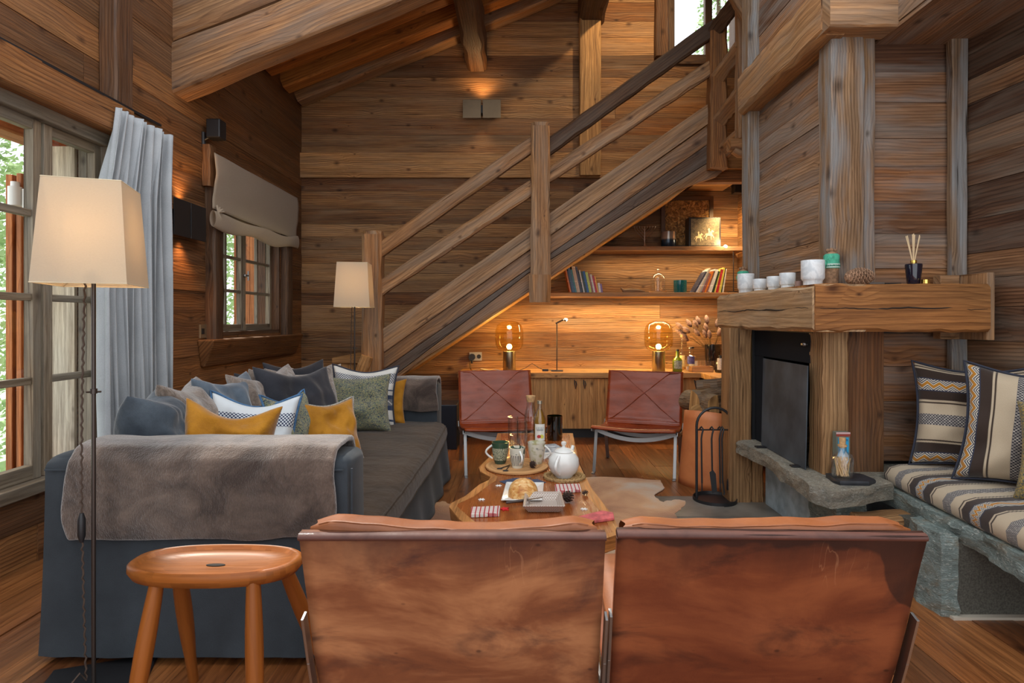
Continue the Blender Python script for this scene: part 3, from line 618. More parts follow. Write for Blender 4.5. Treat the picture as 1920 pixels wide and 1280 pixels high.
m = MB(); slab(m, [(1.345, 3.66), (1.36, 3.45), (1.37, 3.2), (1.335, 3.0), (1.34, 2.8), (1.31, 2.66), (1.36, 2.56), (1.50, 2.60), (1.62, 2.66), (1.72, 2.70), (1.72, 2.84), (2.22, 2.9), (2.22, 3.72), (1.5, 3.72)], .325, .40, .010, .03, 4)
m.build('hearth_slab', STONED, fp, smooth=30)
def post(nm, x0, x1, y0, y1, z0, z1, mat, tone):
    m = MB(); m.beam(((x0+x1)/2, (y0+y1)/2, z0), ((x0+x1)/2, (y0+y1)/2, z1), x1-x0, y1-y0, (1, 0, 0), ch=.008, seg=12, jit=.003, tone=tone); m.build(nm, mat, fp, smooth=35)
W_FPP = wood('rough_sawn_post_wood', [(0, lin(172, 136, 98)), (1, lin(184, 150, 112))], ring=30, ringd=.5, crack=.9, knot=.5, bump=1., fib=.8, warp=2.)
post('post', 1.315, 1.455, 3.68, 3.84, 0, 1.10, W_FPP, .2); post('post', 1.46, 1.53, 3.68, 3.80, 0, .31, W_FPP, .8)
post('post', 1.475, 1.60, 2.85, 3.0, .395, 1.10, W_FPP, .7)
m = MB(); m.box(1.60, 1.80, 2.90, 2.94, .395, 1.10, 'z', .1); m.build('face_board', W_LEFT, fp, bevel=.004)
# firebox
m = MB(); m.box(1.62, 2.15, 3.69, 3.71, .40, 1.12); m.box(2.03, 2.05, 3.07, 3.7, .40, 1.12); m.box(1.62, 2.05, 3.065, 3.08, .40, 1.12); m.box(1.47, 2.05, 2.95, 3.7, 1.085, 1.11); m.box(1.46, 1.62, 3.69, 3.71, .40, 1.12)
m.build('firebox', BLKMAT, fp)
m = MB(); m.box(1.475, 1.482, 2.98, 3.7, .93, 1.09); m.box(1.478, 1.484, 3.56, 3.68, .40, .93); m.build('hood_plate', plain('black_steel_hood', (.010, .012, .016), .85, spec=.2), fp, bevel=.002)
m = MB(); m.box(1.465, 1.485, 3.01, 3.06, 1.02, 1.03); m.ball((1.455, 3.0, 1.027), .012, 8, 6); m.build('damper_knob', STEEL, fp, smooth=60)
# mantel
m = MB(); m.mi = 1; m.beam((1.497, 2.742, 1.207), (1.497, 4.06, 1.207), .264, .228, (1, 0, 0), ch=.018, seg=14, jit=.003, tone=.3)
m.mi = 0; m.beam((1.376, 2.885, 1.207), (2.195, 2.885, 1.207), .30, .226, (0, 1, 0), ch=.012, seg=14, jit=.003, tone=.7)
m.build('mantel', [W_MANT, W_MANG], fp, smooth=35)
for pts in ([V((1.40+.78*i/40, 2.7345, 1.205+.012*noise.noise(V((i*.12, 3, 1)))+.004*noise.noise(V((i*.6, 1, 1))))) for i in range(41)], [V((1.3645, 2.78+1.25*i/40, 1.207+.010*noise.noise(V((i*.15, 7, 1)))+.004*noise.noise(V((i*.7, 1, 4))))) for i in range(41)]):
    m = MB(); m.tube(pts, .0028, 5, rf=lambda q: .35+sin(pi*q)*.9); m.build('crack', DARKGAP, fp)
m = MB(); z0, z1 = 1.055, 1.375; yc = 2.73
m.box(2.197, 2.235, 2.76, 2.985, z0, z1, 'z', .9); m.box(2.10, 2.197, 2.93, 2.985, 1.323, z1, 'x', .8); m.box(2.10, 2.197, 2.93, 2.985, z0, 1.093, 'x', .7)
tag(m.build('mantel_frame', W_BEAM, bevel=.004, loc=(2.2, 2.85, 1.05)), 'small timber frame closing the right end of the mantel', 'frame')
# steel screen leaning
m = MB(); a, b = V((1.452, 3.52, .402)), V((1.43, 2.93, .402)); up = V((.012, .0, .52)); nrm = V((-.006, 0, 0))
m.prism([a, b, b+up, a+up], nrm, (0, 1, 0)); s_ = m.build('fire_screen', DSTEEL, bevel=.002, loc=(1.44, 3.2, .402)); tag(s_, 'tall dark steel sheet standing on the hearth in front of the fire opening', 'fire screen')
for yy in (3.45, 3.0):
    m = MB(); m.box(1.385, 1.47, yy-.018, yy+.018, .401, .409, 'x'); m.build('foot', BLACK, s_, bevel=.002, local=False)
for o in [x for x in bpy.data.objects if x.parent == s_]: pass
# logs
def log(name, label, p0, p1, r, group, wedge=True, seed=0):
    random.seed(seed); p0, p1 = V(p0), V(p1); d = (p1-p0).normalized(); a = d.orthogonal().normalized(); a = (a*cos(seed)+d.cross(a)*sin(seed)); b = d.cross(a)
    t = tag(bpy.data.objects.new(name, None), label, 'firewood', group); COL.objects.link(t); t.location = p0.lerp(p1, .5); MW[t.name] = Matrix.Translation(p0.lerp(p1, .5))
    k = 8; arc = [(cos(pi*1.15*i/k-.2), sin(pi*1.15*i/k-.2)) for i in range(k+1)]
    m = MB(); m2 = MB(); n = 7; L = []; Lc = []; o = (rnd(0, 5), rnd(0, 5))
    for i in range(n+1):
        c = p0.lerp(p1, i/n); L.append([m.bm.verts.new(c+(a*x+b*y)*r*rnd(.92, 1.08)) for x, y in arc]);
    for i in range(n):
        for j in range(k): m.face([L[i][j], L[i][j+1], L[i+1][j+1], L[i+1][j]], d, o, .5, .3)
    cen = [m2.bm.verts.new(p0+(a*.1-b*.25)*r), m2.bm.verts.new(p1+(a*.1-b*.25)*r)]
    E0 = [m2.bm.verts.new(v.co) for v in L[0]]; E1 = [m2.bm.verts.new(v.co) for v in L[-1]]
    for j in range(k): m2.face([cen[0], E0[j+1], E0[j]], a, o, .2, .5); m2.face([cen[1], E1[j], E1[j+1]], a, o, .2, .5)
    m2.face([E0[0], E1[0], cen[1], cen[0]], d, o, .6, .1); m2.face([cen[0], cen[1], E1[-1], E0[-1]], d, o, .8, .7)
    m.build('bark', W_BARK, t, smooth=40); m2.build('split_wood', W_LOG, t)
    return t
G = 'split logs in the leather basket'
log('firewood_log', 'split log with pale cut end lying on top of the leather basket', (1.20, 4.10, .585), (1.50, 4.25, .60), .075, G, seed=1)
log('firewood_log', 'barked log topmost in the leather basket against the post', (1.33, 4.35, .67), (1.62, 4.15, .72), .075, G, seed=2)
log('firewood_log', 'bark covered log at the left end of the basket pile', (1.22, 4.28, .57), (1.34, 4.0, .57), .075, G, seed=4)
log('firewood_log', 'log lower down in the mouth of the leather basket', (1.22, 4.05, .50), (1.48, 4.15, .50), .07, G, seed=5)
G = 'logs inside the fireplace'
log('firewood_log', 'upper split log inside the fireplace', (1.66, 3.2, .62), (1.9, 3.5, .72), .065, G, seed=7); log('firewood_log', 'middle split log inside the fireplace', (1.60, 3.25, .54), (1.95, 3.4, .52), .07, G, seed=8)
log('firewood_log', 'lowest split log inside the fireplace', (1.58, 3.40, .46), (1.95, 3.15, .46), .07, G, seed=9)
G = 'squared logs under the bench'
for k, (x0, y0, z, ln, lb) in enumerate(((1.50, 2.60, .24, .42, 'upper squared log stored under the stone bench'), (1.47, 2.62, .145, .46, 'middle squared log stored under the stone bench'), (1.52, 2.6, .05, .44, 'lowest squared log stored under the stone bench'))):
    m = MB(); m.beam((x0, y0, z), (x0+ln, y0+.05, z), .12, .09, (0, 1, 0), ch=.01, seg=6, jit=.005, tone=.4); tag(m.build('firewood_log', W_FPP, smooth=35, loc=(x0+.2, y0, z-.045)), lb, 'firewood', G)
random.seed(21)
# leather log basket
def leather(name, c1, c2, c3, rough=.4, sc=3, bump=.15, coat=.0, stain=.5, streak=(1, 1, 1)):
    n = NT(name); o = n.vm('MULTIPLY', n.obj(), streak); a = n.noise(o, sc, 5, .6, .5); b = n.noise(o, sc*3.3, 4, .6, .3); f = n.noise(n.obj(), 160, 3)
    c = n.mix(n.mr(a, .34, .64), c1, c2); c = n.mix(n.mr(b, .52, .72, 0, stain), c, c3)
    sp = n.vor(n.obj(), sc*5); c = n.mix(n.mr(sp, .04, .09, .5*stain, 0), c, tuple(x*.4 for x in c3))
    n.bump(n.m_('ADD', n.m_('MULTIPLY', f, .3), n.m_('MULTIPLY', b, 1.2)), bump, .006)
    return n.set(col=c, rough=n.mr(b, .3, .7, rough-.07, rough+.1), spec=.5, coat=coat)
LE_TAN = leather('tan_leather', lin(206, 128, 76), lin(190, 108, 60), lin(170, 92, 52), .5, bump=.1, stain=.3)
LE_RED = leather('red_brown_leather', lin(150, 62, 20), lin(128, 52, 18), lin(104, 40, 16), .32, 4, .15, .0, .4, (1, 1, 3))
def worn(name, c1, c2, c3, c4, stain=False):
    n = NT(name); o = n.obj(); st_ = n.vm('MULTIPLY', o, (1, 1, 2.6)); a = n.noise(st_, 2.6, 5, .62, .6); b = n.noise(n.vm('ADD', st_, (7, 3, 2)), 4.2, 5, .6, .8); f = n.noise(o, 220, 3)
    c = n.ramp(a, [(.28, c3), (.45, c2), (.62, c1)]); c = n.mix(n.mr(b, .55, .72, 0, .65), c, c4)
    s = n.sep(o); top = n.mr(n.m_('ADD', s[2], n.m_('MULTIPLY', n.m_('SUBTRACT', n.noise(n.vm('MULTIPLY', o, (1, 1, .35)), 9, 4, .6), .5), .25)), .60, .72, 0, .6)
    c = n.mix(top, c, c4)
    sc_ = n.noise(n.vm('MULTIPLY', n.vm('ADD', o, (1, 2, 3)), (26, 1, 3.2)), 1.3, 2, .5, .5); ln = n.mr(n.m_('ABSOLUTE', n.m_('SUBTRACT', sc_, .5)), .0, .006, .16, 0); ln = n.m_('MULTIPLY', ln, n.mr(n.noise(o, 3.2, 2), .60, .66, 0, 1))
    c = n.mix(ln, c, lin(206, 150, 110)); sp = n.vor(n.vm('MULTIPLY', o, (1, 1, 1.6)), 9); c = n.mix(n.mr(sp, .03, .07, .55, 0), c, tuple(x*.45 for x in c4))
    if stain:
        ed = n.m_('ADD', n.m_('ADD', s[2], n.m_('MULTIPLY', n.noise(n.vm('MULTIPLY', o, (1, 1, .6)), 6, 3, .6), .16)), n.m_('MULTIPLY', n.mr(s[0], -.31, -.22, .22, 0), n.mr(s[2], .45, .6, 0, 1))); c = n.mix(n.mr(ed, .775, .785, 0, .72), c, c4)
    n.bump(n.m_('ADD', n.m_('MULTIPLY', f, .3), n.m_('MULTIPLY', b, .8)), .12, .005)
    return n.set(col=c, rough=n.mr(a, .3, .7, .5, .62), spec=.25)
LE_WORN = worn('worn_tan_leather', lin(160, 108, 72), lin(120, 72, 46), lin(90, 52, 36), lin(52, 34, 34))
LE_WORN2 = worn('worn_brown_leather', lin(128, 70, 40), lin(104, 52, 30), lin(84, 40, 24), lin(34, 20, 18), True)
LE_PAD = leather('glossy_cognac_leather', lin(134, 76, 36), lin(114, 62, 28), lin(90, 48, 24), .5, 5, .12, .0, .3)
LE_EDGE = leather('dark_leather_edge', lin(84, 44, 32), lin(66, 34, 26), lin(52, 28, 24), .66, 6, .1, .1)
t = thing('log_basket', 'tall tan leather log basket beside the fire tools', 'basket', (1.37, 4.12, 0))
m = MB(); m.grid(lambda u, v: V((1.37+cos(2*pi*u)*(.215-.03*v+.012*sin(6*pi*u)*(1-v))*(1.0+.12*abs(cos(2*pi*u))), 4.12+sin(2*pi*u)*(.20-.03*v), .0+.52*v+(.012*sin(4*pi*u) if v > .9 else 0))), 40, 10, True)
m.build('leather_wall', LE_TAN, t, smooth=180, solid=.008)
m = MB(); m.lathe([(0, .01), (.2, .01), (.2, .018), (0, .018)], (1.37, 4.12, 0), 28); m.build('bottom', LE_TAN, t)
m = MB()
for k in range(26): z = .03+.018*k; m.tube([(1.195+.012*(z/.5), 3.99, z), (1.19+.012*(z/.5), 3.985, z+.009)], .0025, 5)
m.build('stitching', CORK, t)
# fire tools
t = thing('fire_tool_stand', 'black metal fireplace tool stand with arched hoop and round base', 'fire tools', (1.235, 3.72, 0))
cx, cy, hw = 1.235, 3.72, .115
m = MB(); m.lathe([(0, .012), (.125, .012), (.13, .03), (.135, .03), (.135, 0), (0, 0)], (cx, cy, 0), 36); m.build('base', BLACK, t, smooth=40)
m = MB(); m.tube([(cx-hw, cy, .02), (cx-hw, cy, .48)]+[(cx-hw*cos(pi*k/14), cy, .48+hw*sin(pi*k/14)) for k in range(1, 14)]+[(cx+hw, cy, .48), (cx+hw, cy, .02)], .0085, 8); m.build('hoop', BLACK, t, smooth=60)
m = MB(); m.tube([(cx-hw, cy, .455), (cx+hw, cy, .455)], .005, 6); m.build('crossbar', BLACK, t, smooth=60)
for k, (x, ty) in enumerate(((-.085, 'poker'), (-.02, 'shovel'), (.03, 'poker'), (.045, 'tongs'), (.095, 'brush'))):
    m = MB(); X = cx+x; y = cy-.012
    m.tube([(X-.008, y+.02, .46), (X, y+.01, .475), (X+.008, y, .46), (X, y, .43), (X-.004, y, .40), (X, y, .12 if ty != 'shovel' else .19)], .0055, 6); 
    if ty == 'poker': m.tube([(X, y, .13), (X, y, .07)], .004, 6)
    if ty == 'tongs': m.tube([(X, y, .14), (X+.012, y, .06), (X+.008, y, .045)], .005, 6)
    if ty == 'shovel': m.prism([V((X-.018, y, .19)), V((X+.004, y, .205)), V((X+.022, y, .18)), V((X+.026, y-.01, .07)), V((X-.004, y-.01, .06))], (0, -.004, 0))
    if ty == 'brush': m.tube([(X, y, .165), (X, y, .13), (X, y, .08)], .026, 12, rf=lambda q: (.5, .9, 1.)[min(2, int(q*2.01))])
    q = m.build('tool' if ty in ('poker',) else ty, BLACK, None, smooth=50, loc=(X, y, .06))
    tag(q, {'poker': 'thin black poker hanging %s on the fire tool stand' % ('leftmost' if k == 0 else 'in the middle'), 'tongs': 'black tongs hanging right of the middle poker', 'shovel': 'black fire shovel hanging on the tool stand', 'brush': 'black hearth brush hanging rightmost on the tool stand'}[ty], ty if ty != 'poker' else 'poker', 'hanging fire tools')
    if ty == 'poker': q.name = 'poker'
# ================================================================ BENCH
def kilim(name, per, u_ax='u', shift=0.):
    n = NT(name); s = n.sep(n.uvn('uv')); u, v = (s[0], s[1]) if u_ax == 'u' else (s[1], s[0])
    w_ = n.m_('FRACT', n.m_('ADD', n.m_('DIVIDE', v, per), shift)); tri = n.m_('ABSOLUTE', n.m_('SUBTRACT', n.m_('FRACT', n.m_('DIVIDE', u, .052)), .5))
    BR, CR, NV, YE, WH = lin(62, 50, 44), lin(196, 178, 152), lin(56, 60, 76), lin(186, 126, 44), lin(214, 206, 190)
    jag = n.m_('MULTIPLY', n.m_('PINGPONG', n.m_('MULTIPLY', u, 1.), .003), 3.); wj = n.m_('ADD', w_, jag)
    base = n.ramp(wj, [(0, BR), (.13, CR), (.155, BR), (.175, CR), (.36, CR), (.52, CR), (.655, BR), (.675, CR), (.70, BR), (.82, NV)], True)
    ck = n.n('ShaderNodeTexChecker'); n.put(ck.inputs[0], n.comb(n.m_('MULTIPLY', u, 1.), n.m_('MULTIPLY', v, 1.), 0.)); ck.inputs['Scale'].default_value = 150
    ck2 = n.mr(n.vor(n.comb(u, v, 0.), 60), .3, .5)
    cc = n.mix(ck.outputs[1], lin(48, 48, 56), lin(196, 188, 178)); cc = n.mix(n.m_('MULTIPLY', ck2, .5), cc, lin(90, 86, 88))
    mk = n.m_('MULTIPLY', n.m_('GREATER_THAN', w_, .365), n.m_('LESS_THAN', w_, .51)); c = n.mix(mk, base, cc)
    wz = n.m_('SUBTRACT', w_, n.m_('MULTIPLY', tri, .12)); lines = n.m_('GREATER_THAN', n.m_('FRACT', n.m_('MULTIPLY', wz, 34.)), .5)
    zc = n.mix(lines, NV, WH); ym = n.m_('MULTIPLY', n.m_('GREATER_THAN', wz, .855), n.m_('LESS_THAN', wz, .895)); zc = n.mix(ym, zc, YE)
    mz = n.m_('MULTIPLY', n.m_('GREATER_THAN', w_, .83), n.m_('LESS_THAN', w_, .985)); c = n.mix(mz, c, zc)
    kn = n.noise(n.comb(n.m_('MULTIPLY', u, 260.), n.m_('MULTIPLY', v, 700.), 0.), 1, 2); c = n.mix(n.mr(kn, .35, .65, .3, 0), c, n.mix(1., c, (.5, .5, .5), 'MULTIPLY'))
    n.bump(kn, .3, .003); return n.set(col=c, rough=.92, sheen=.2, spec=.1)
KIL_B = kilim('kilim_bench_fabric', .34, 'u', .1); KIL_V = kilim('kilim_vertical_fabric', .36, 'v', .83); KIL_H = kilim('kilim_horizontal_fabric', .36, 'u', .83)
def speck(name, cols, sc=90, bump=1., dash=False):
    n = NT(name); o = n.obj(); a = n.vor(o, sc, 'F1', 'Color'); b = n.noise(n.vm('MULTIPLY', o, (34, 34, 95)), 1, 2, .5, .6) if dash else n.noise(o, sc*.22, 4, .7, 1.2)
    if dash: b = n.m_('SUBTRACT', b, .05)
    c = n.ramp(n.sep(a)[0], [(i/len(cols), c_) for i, c_ in enumerate(cols)], True); c = n.mix(n.mr(b, .56, .64, 0, .75), c, cols[-1])
    n.bump(n.m_('ADD', n.noise(o, sc*2, 3), b), bump, .006); return n.set(col=c, rough=.95, sheen=.3, spec=.05)
SP_YEL = speck('mottled_yellow_wool', [lin(196, 160, 70), lin(168, 150, 100), lin(150, 130, 60), lin(84, 88, 84)], 260)
SP_GRN = speck('mottled_green_wool', [lin(150, 146, 104), lin(124, 132, 104), lin(164, 154, 112), lin(112, 122, 112), lin(60, 70, 84)], 240, dash=True)
bn = thing('bench', 'built in stone bench along the right wall with a rough edged slab seat', 'bench', (1.9, 2.2, 0))
m = MB(); slab(m, [(1.725, 2.84), (1.735, 2.62), (1.70, 2.45), (1.71, 2.2), (1.675, 2.0), (1.68, 1.7), (1.65, 1.3), (2.38, 1.3), (2.25, 2.84)], .28, .362, .016, .04, 4); m.build('seat_slab', STONE, bn, smooth=30)
m = MB(); slab(m, [(1.65, 2.50), (1.625, 2.40), (1.635, 2.28), (1.69, 2.262), (1.76, 2.52)], 0, .315, .012, .03, 9); m.build('corner_stone', STONE, bn, smooth=30)
m = MB(); m.box(1.675, 1.97, 2.27, 2.6, 0, .29); m.build('support_panel', STONEG, bn, bevel=.003)
m = MB(); m.box(1.66, 1.98, 2.245, 2.27, 0, .012); m.build('mortar_line', plain('pale_mortar', lin(190, 180, 164), .9), bn)
m = MB(); m.box(1.98, 2.24, 2.2, 2.55, 0, .28, 'x', .5); m.build('log_store', W_BACK, bn)
m = MB()
def cushf(u, v):
    # cross-section loop u, length v (toward camera)
    y = 2.82-1.45*v; xl = 1.755-.10*v; xr = 2.245+.1*v; e = [(xl+.02, .363), (xl+.0, .38), (xl-.005, .415), (xl+.015, .445), (xl+.06, .458), ((xl+xr)/2, .468), (xr-.05, .458), (xr, .43), (xr, .365)]
    i = u*(len(e)-1); k = min(int(i), len(e)-2); f = i-k; x = e[k][0]*(1-f)+e[k+1][0]*f; z = e[k][1]*(1-f)+e[k+1][1]*f; return V((x, y, z))
fs = m.grid(cushf, 16, 40, uvs=(.75, 1.45))
q0 = [V(p) for p in [cushf(i/16, 0) for i in range(17)]]; vs = [m.bm.verts.new(p) for p in q0]; f = m.bm.faces.new(vs)
for l in f.loops: l[m.uv].uv = (l.vert.co.x, 0.02)
q1 = [cushf(i/16, 1) for i in range(17)]; m.bm.faces.new([m.bm.verts.new(p) for p in q1][::-1])
tag(m.build('bench_cushion', KIL_B, smooth=50, loc=(1.95, 2.1, .365)), 'long seat cushion of brown and cream striped kilim on the stone bench', 'cushion')
# ================================================================ CUSHIONS
def pillow(name, label, mat, c, yaw, tilt, w, h, t, group, roll=0, pip=None, dip=.06, seed=1, wr=.010, kink=.5):
    """square cushion centred at c; front faces -y at yaw 0, +x at yaw 90"""
    M = Matrix.Translation(V(c)) @ Matrix.Rotation(R(yaw), 4, 'Z') @ Matrix.Rotation(-R(tilt), 4, 'X') @ Matrix.Rotation(R(roll), 4, 'Y')
    n = 22
    def pt(a, b, s):
        ax, bz = a*2-1, b*2-1; bow = .13
        ex = ax*(1-bow*(1-bz*bz)*abs(ax)**1.5); ez = bz*(1-bow*(1-ax*ax)*abs(bz)**1.5)
        if bz > 0: ez -= dip*2*(1-ax*ax)**2*bz**2
        th = ((1-ax**4)*(1-bz**4))**.55*(1-.25*bz)
        wn = noise.noise(V((ax*2.1+seed*7, bz*2.1, s*3)))*wr*4+noise.noise(V((ax*5+seed*3, bz*3, s*3)))*wr*1.6
        return V((ex*w/2, s*(th*t/2+wn*th), ez*h/2))
    m = MB()
    m.grid(lambda a, b: pt(a, b, -1), n, n, uvs=(w, h)); m.grid(lambda a, b: pt(a, b, 1), n, n, uvs=(w, h), flip=True)
    bmesh.ops.remove_doubles(m.bm, verts=m.bm.verts, dist=1e-4)
    o = m.build(name, mat, None, smooth=180, weld=False, subsurf=1)
    o.matrix_world = M; MW[o.name] = Matrix.Identity(4); tag(o, label, 'cushion', group)
    if pip:
        lp = [pt(i/20, 0, 1) for i in range(20)]+[pt(1, i/20, 1) for i in range(20)]+[pt(1-i/20, 1, 1) for i in range(20)]+[pt(0, 1-i/20, 1) for i in range(20)]
        m = MB(); m.tube(lp, .0055, 6, closed=True); p = m.build('piping', pip, o, smooth=60, local=True)
    return o
BLU = fabric('slate_blue_velvet', lin(50, 58, 68), lin(84, 94, 104), 7, 300, .5, .4, .75, .8); BLD = fabric('blue_grey_velvet', lin(74, 84, 96), lin(104, 116, 128), 8, 300, .6, .4, .75, .6)
DRK = fabric('dark_charcoal_velvet', lin(38, 40, 46), lin(58, 58, 64), 5, 300, .3, .3, .8, .6)
OCH = fabric('ochre_velvet', lin(148, 96, 18), lin(188, 130, 36), 7, 300, .5, .5, .7, 1.)
FURP = fur('taupe_fur', lin(104, 90, 80), lin(150, 134, 122), 22)
PIPB = plain('blue_piping', lin(70, 108, 146), .85, var=.2, vs=60); PIPN = plain('navy_piping', lin(52, 56, 70), .85); PIPG = plain('grey_twisted_cord', lin(160, 156, 148), .9, var=.4, vs=160)
def aztec(name, cols, per=.42, sh=0., u_ax='u'):
    n = NT(name); s = n.sep(n.uvn('uv')); u, v = (s[0], s[1]) if u_ax == 'u' else (s[1], s[0]); w_ = n.m_('ADD', n.m_('DIVIDE', v, per), sh)
    CR, NV, GY = cols; base = n.ramp(w_, [(0, CR), (.10, NV), (.13, CR), (.27, NV), (.34, GY), (.44, NV), (.50, CR), (.56, NV), (.58, CR), (.66, CR), (.86, CR)], True)
    ck = n.n('ShaderNodeTexChecker'); n.put(ck.inputs[0], n.comb(u, v, 0.)); ck.inputs['Scale'].default_value = 110
    m1 = n.m_('MULTIPLY', n.m_('GREATER_THAN', w_, .68), n.m_('LESS_THAN', w_, .84)); c = n.mix(m1, base, n.mix(ck.outputs[1], NV, CR))
    tri = n.m_('ABSOLUTE', n.m_('SUBTRACT', n.m_('FRACT', n.m_('DIVIDE', u, .06)), .5)); z = n.m_('SUBTRACT', w_, n.m_('MULTIPLY', tri, .1))
    m2 = n.m_('MULTIPLY', n.m_('GREATER_THAN', z, .355), n.m_('LESS_THAN', z, .375)); c = n.mix(m2, c, CR)
    kn = n.noise(n.comb(n.m_('MULTIPLY', u, 500.), n.m_('MULTIPLY', v, 500.), 0.), 1, 2); c = n.mix(n.mr(kn, .35, .65, .2, 0), c, n.mix(1., c, (.6, .6, .6), 'MULTIPLY'))
    n.bump(kn, .3, .002); return n.set(col=c, rough=.92, sheen=.2, spec=.1)
AZ1 = aztec('white_navy_woven', (lin(214, 212, 206), lin(58, 70, 96), lin(120, 122, 128)), .46, .0); AZ2 = aztec('white_blue_woven', (lin(210, 216, 220), lin(52, 60, 90), lin(150, 150, 150)), .45, .10)
G1 = 'cushions heaped on the grey sofa'
pillow('cushion', 'slate blue velvet cushion at the near end of the sofa, seam toward the camera', BLU, (-1.45, 2.37, .635), 104, 14, .36, .50, .25, G1, seed=1, wr=.014)
pillow('cushion', 'taupe fur cushion just behind the near slate blue one', FURP, (-1.47, 2.62, .66), 96, 14, .38, .48, .20, G1, seed=2)
pillow('cushion', 'blue grey velvet cushion between two taupe fur ones', BLD, (-1.42, 2.88, .66), 80, 14, .42, .48, .20, G1, seed=3)
pillow('cushion', 'taupe fur cushion behind the white and blue patterned one', FURP, (-1.33, 3.08, .66), 66, 16, .42, .48, .18, G1, seed=4)
pillow('cushion', 'small taupe fur cushion peeping up behind the big charcoal one', FURP, (-1.40, 3.36, .67), 80, 10, .40, .46, .18, G1, seed=14)
pillow('cushion', 'large charcoal velvet cushion leaning in the middle of the sofa', DRK, (-1.19, 3.20, .645), 62, 22, .52, .56, .16, G1, roll=4, seed=5)
pillow('cushion', 'taupe fur cushion just behind the large charcoal one', FURP, (-1.30, 3.56, .63), 48, 18, .46, .52, .18, G1, seed=6)
pillow('cushion', 'dark grey velvet cushion low at the far left of the heap', DRK, (-1.49, 3.50, .63), 74, 12, .50, .48, .16, G1, seed=7)
pillow('cushion', 'dark grey velvet cushion highest at the far corner of the sofa', DRK, (-1.50, 3.95, .64), 50, 10, .46, .50, .16, G1, seed=8)
pillow('cushion', 'pale beige fur cushion in the far corner of the sofa', fur('beige_fur', lin(176, 160, 142), lin(200, 186, 168)), (-1.44, 4.10, .60), 30, 6, .40, .50, .16, G1, seed=9)
pillow('cushion', 'ochre velvet cushion lying across the near end of the heap', OCH, (-1.215, 2.43, .61), 12, 10, .40, .42, .20, G1, roll=7, seed=10, dip=.12, wr=.015)
pillow('cushion', 'white woven cushion with blue edging and navy checks', AZ2, (-1.235, 2.71, .605), 22, 18, .40, .43, .16, G1, roll=5, pip=PIPB, seed=11, dip=.1)
pillow('cushion', 'mottled green wool cushion with blue edging, seen nearly edge on', SP_GRN, (-1.11, 2.88, .585), 76, 18, .34, .44, .14, G1, roll=2, pip=PIPB, seed=12)
pillow('cushion', 'ochre velvet cushion with twisted grey cord leaning on the big charcoal one', OCH, (-.985, 3.02, .575), 44, 24, .34, .36, .16, G1, roll=2, pip=PIPG, seed=13)
pillow('cushion', 'off white woven cushion with navy stripes at the far end of the sofa', AZ1, (-1.085, 4.08, .62), 6, 10, .46, .44, .12, G1, roll=2, pip=PIPN, seed=15)
pillow('cushion', 'mottled green and blue wool cushion in front of the woven one at the far end', SP_GRN, (-1.075, 3.88, .595), 6, 14, .46, .41, .13, G1, roll=-2, seed=16, dip=.02)
pillow('cushion', 'ochre velvet cushion behind the woven one at the far end of the sofa', OCH, (-1.00, 4.17, .57), 0, 8, .40, .34, .09, G1, seed=17)
G2 = 'cushions on the stone bench'
pillow('cushion', 'kilim cushion with horizontal stripes in the corner of the bench', KIL_H, (2.085, 2.72, .70), -30, 12, .46, .50, .14, G2, roll=2, pip=PIPN, seed=21, dip=.02)
pillow('cushion', 'kilim cushion with vertical stripes in the middle of the bench', KIL_V, (2.10, 2.40, .705), -44, 14, .50, .52, .15, G2, roll=3, pip=PIPN, seed=22, dip=.03)
pillow('cushion', 'mottled yellow and grey wool cushion nearest on the bench', SP_YEL, (2.06, 2.15, .645), -50, 12, .40, .40, .14, G2, seed=23, dip=.02)
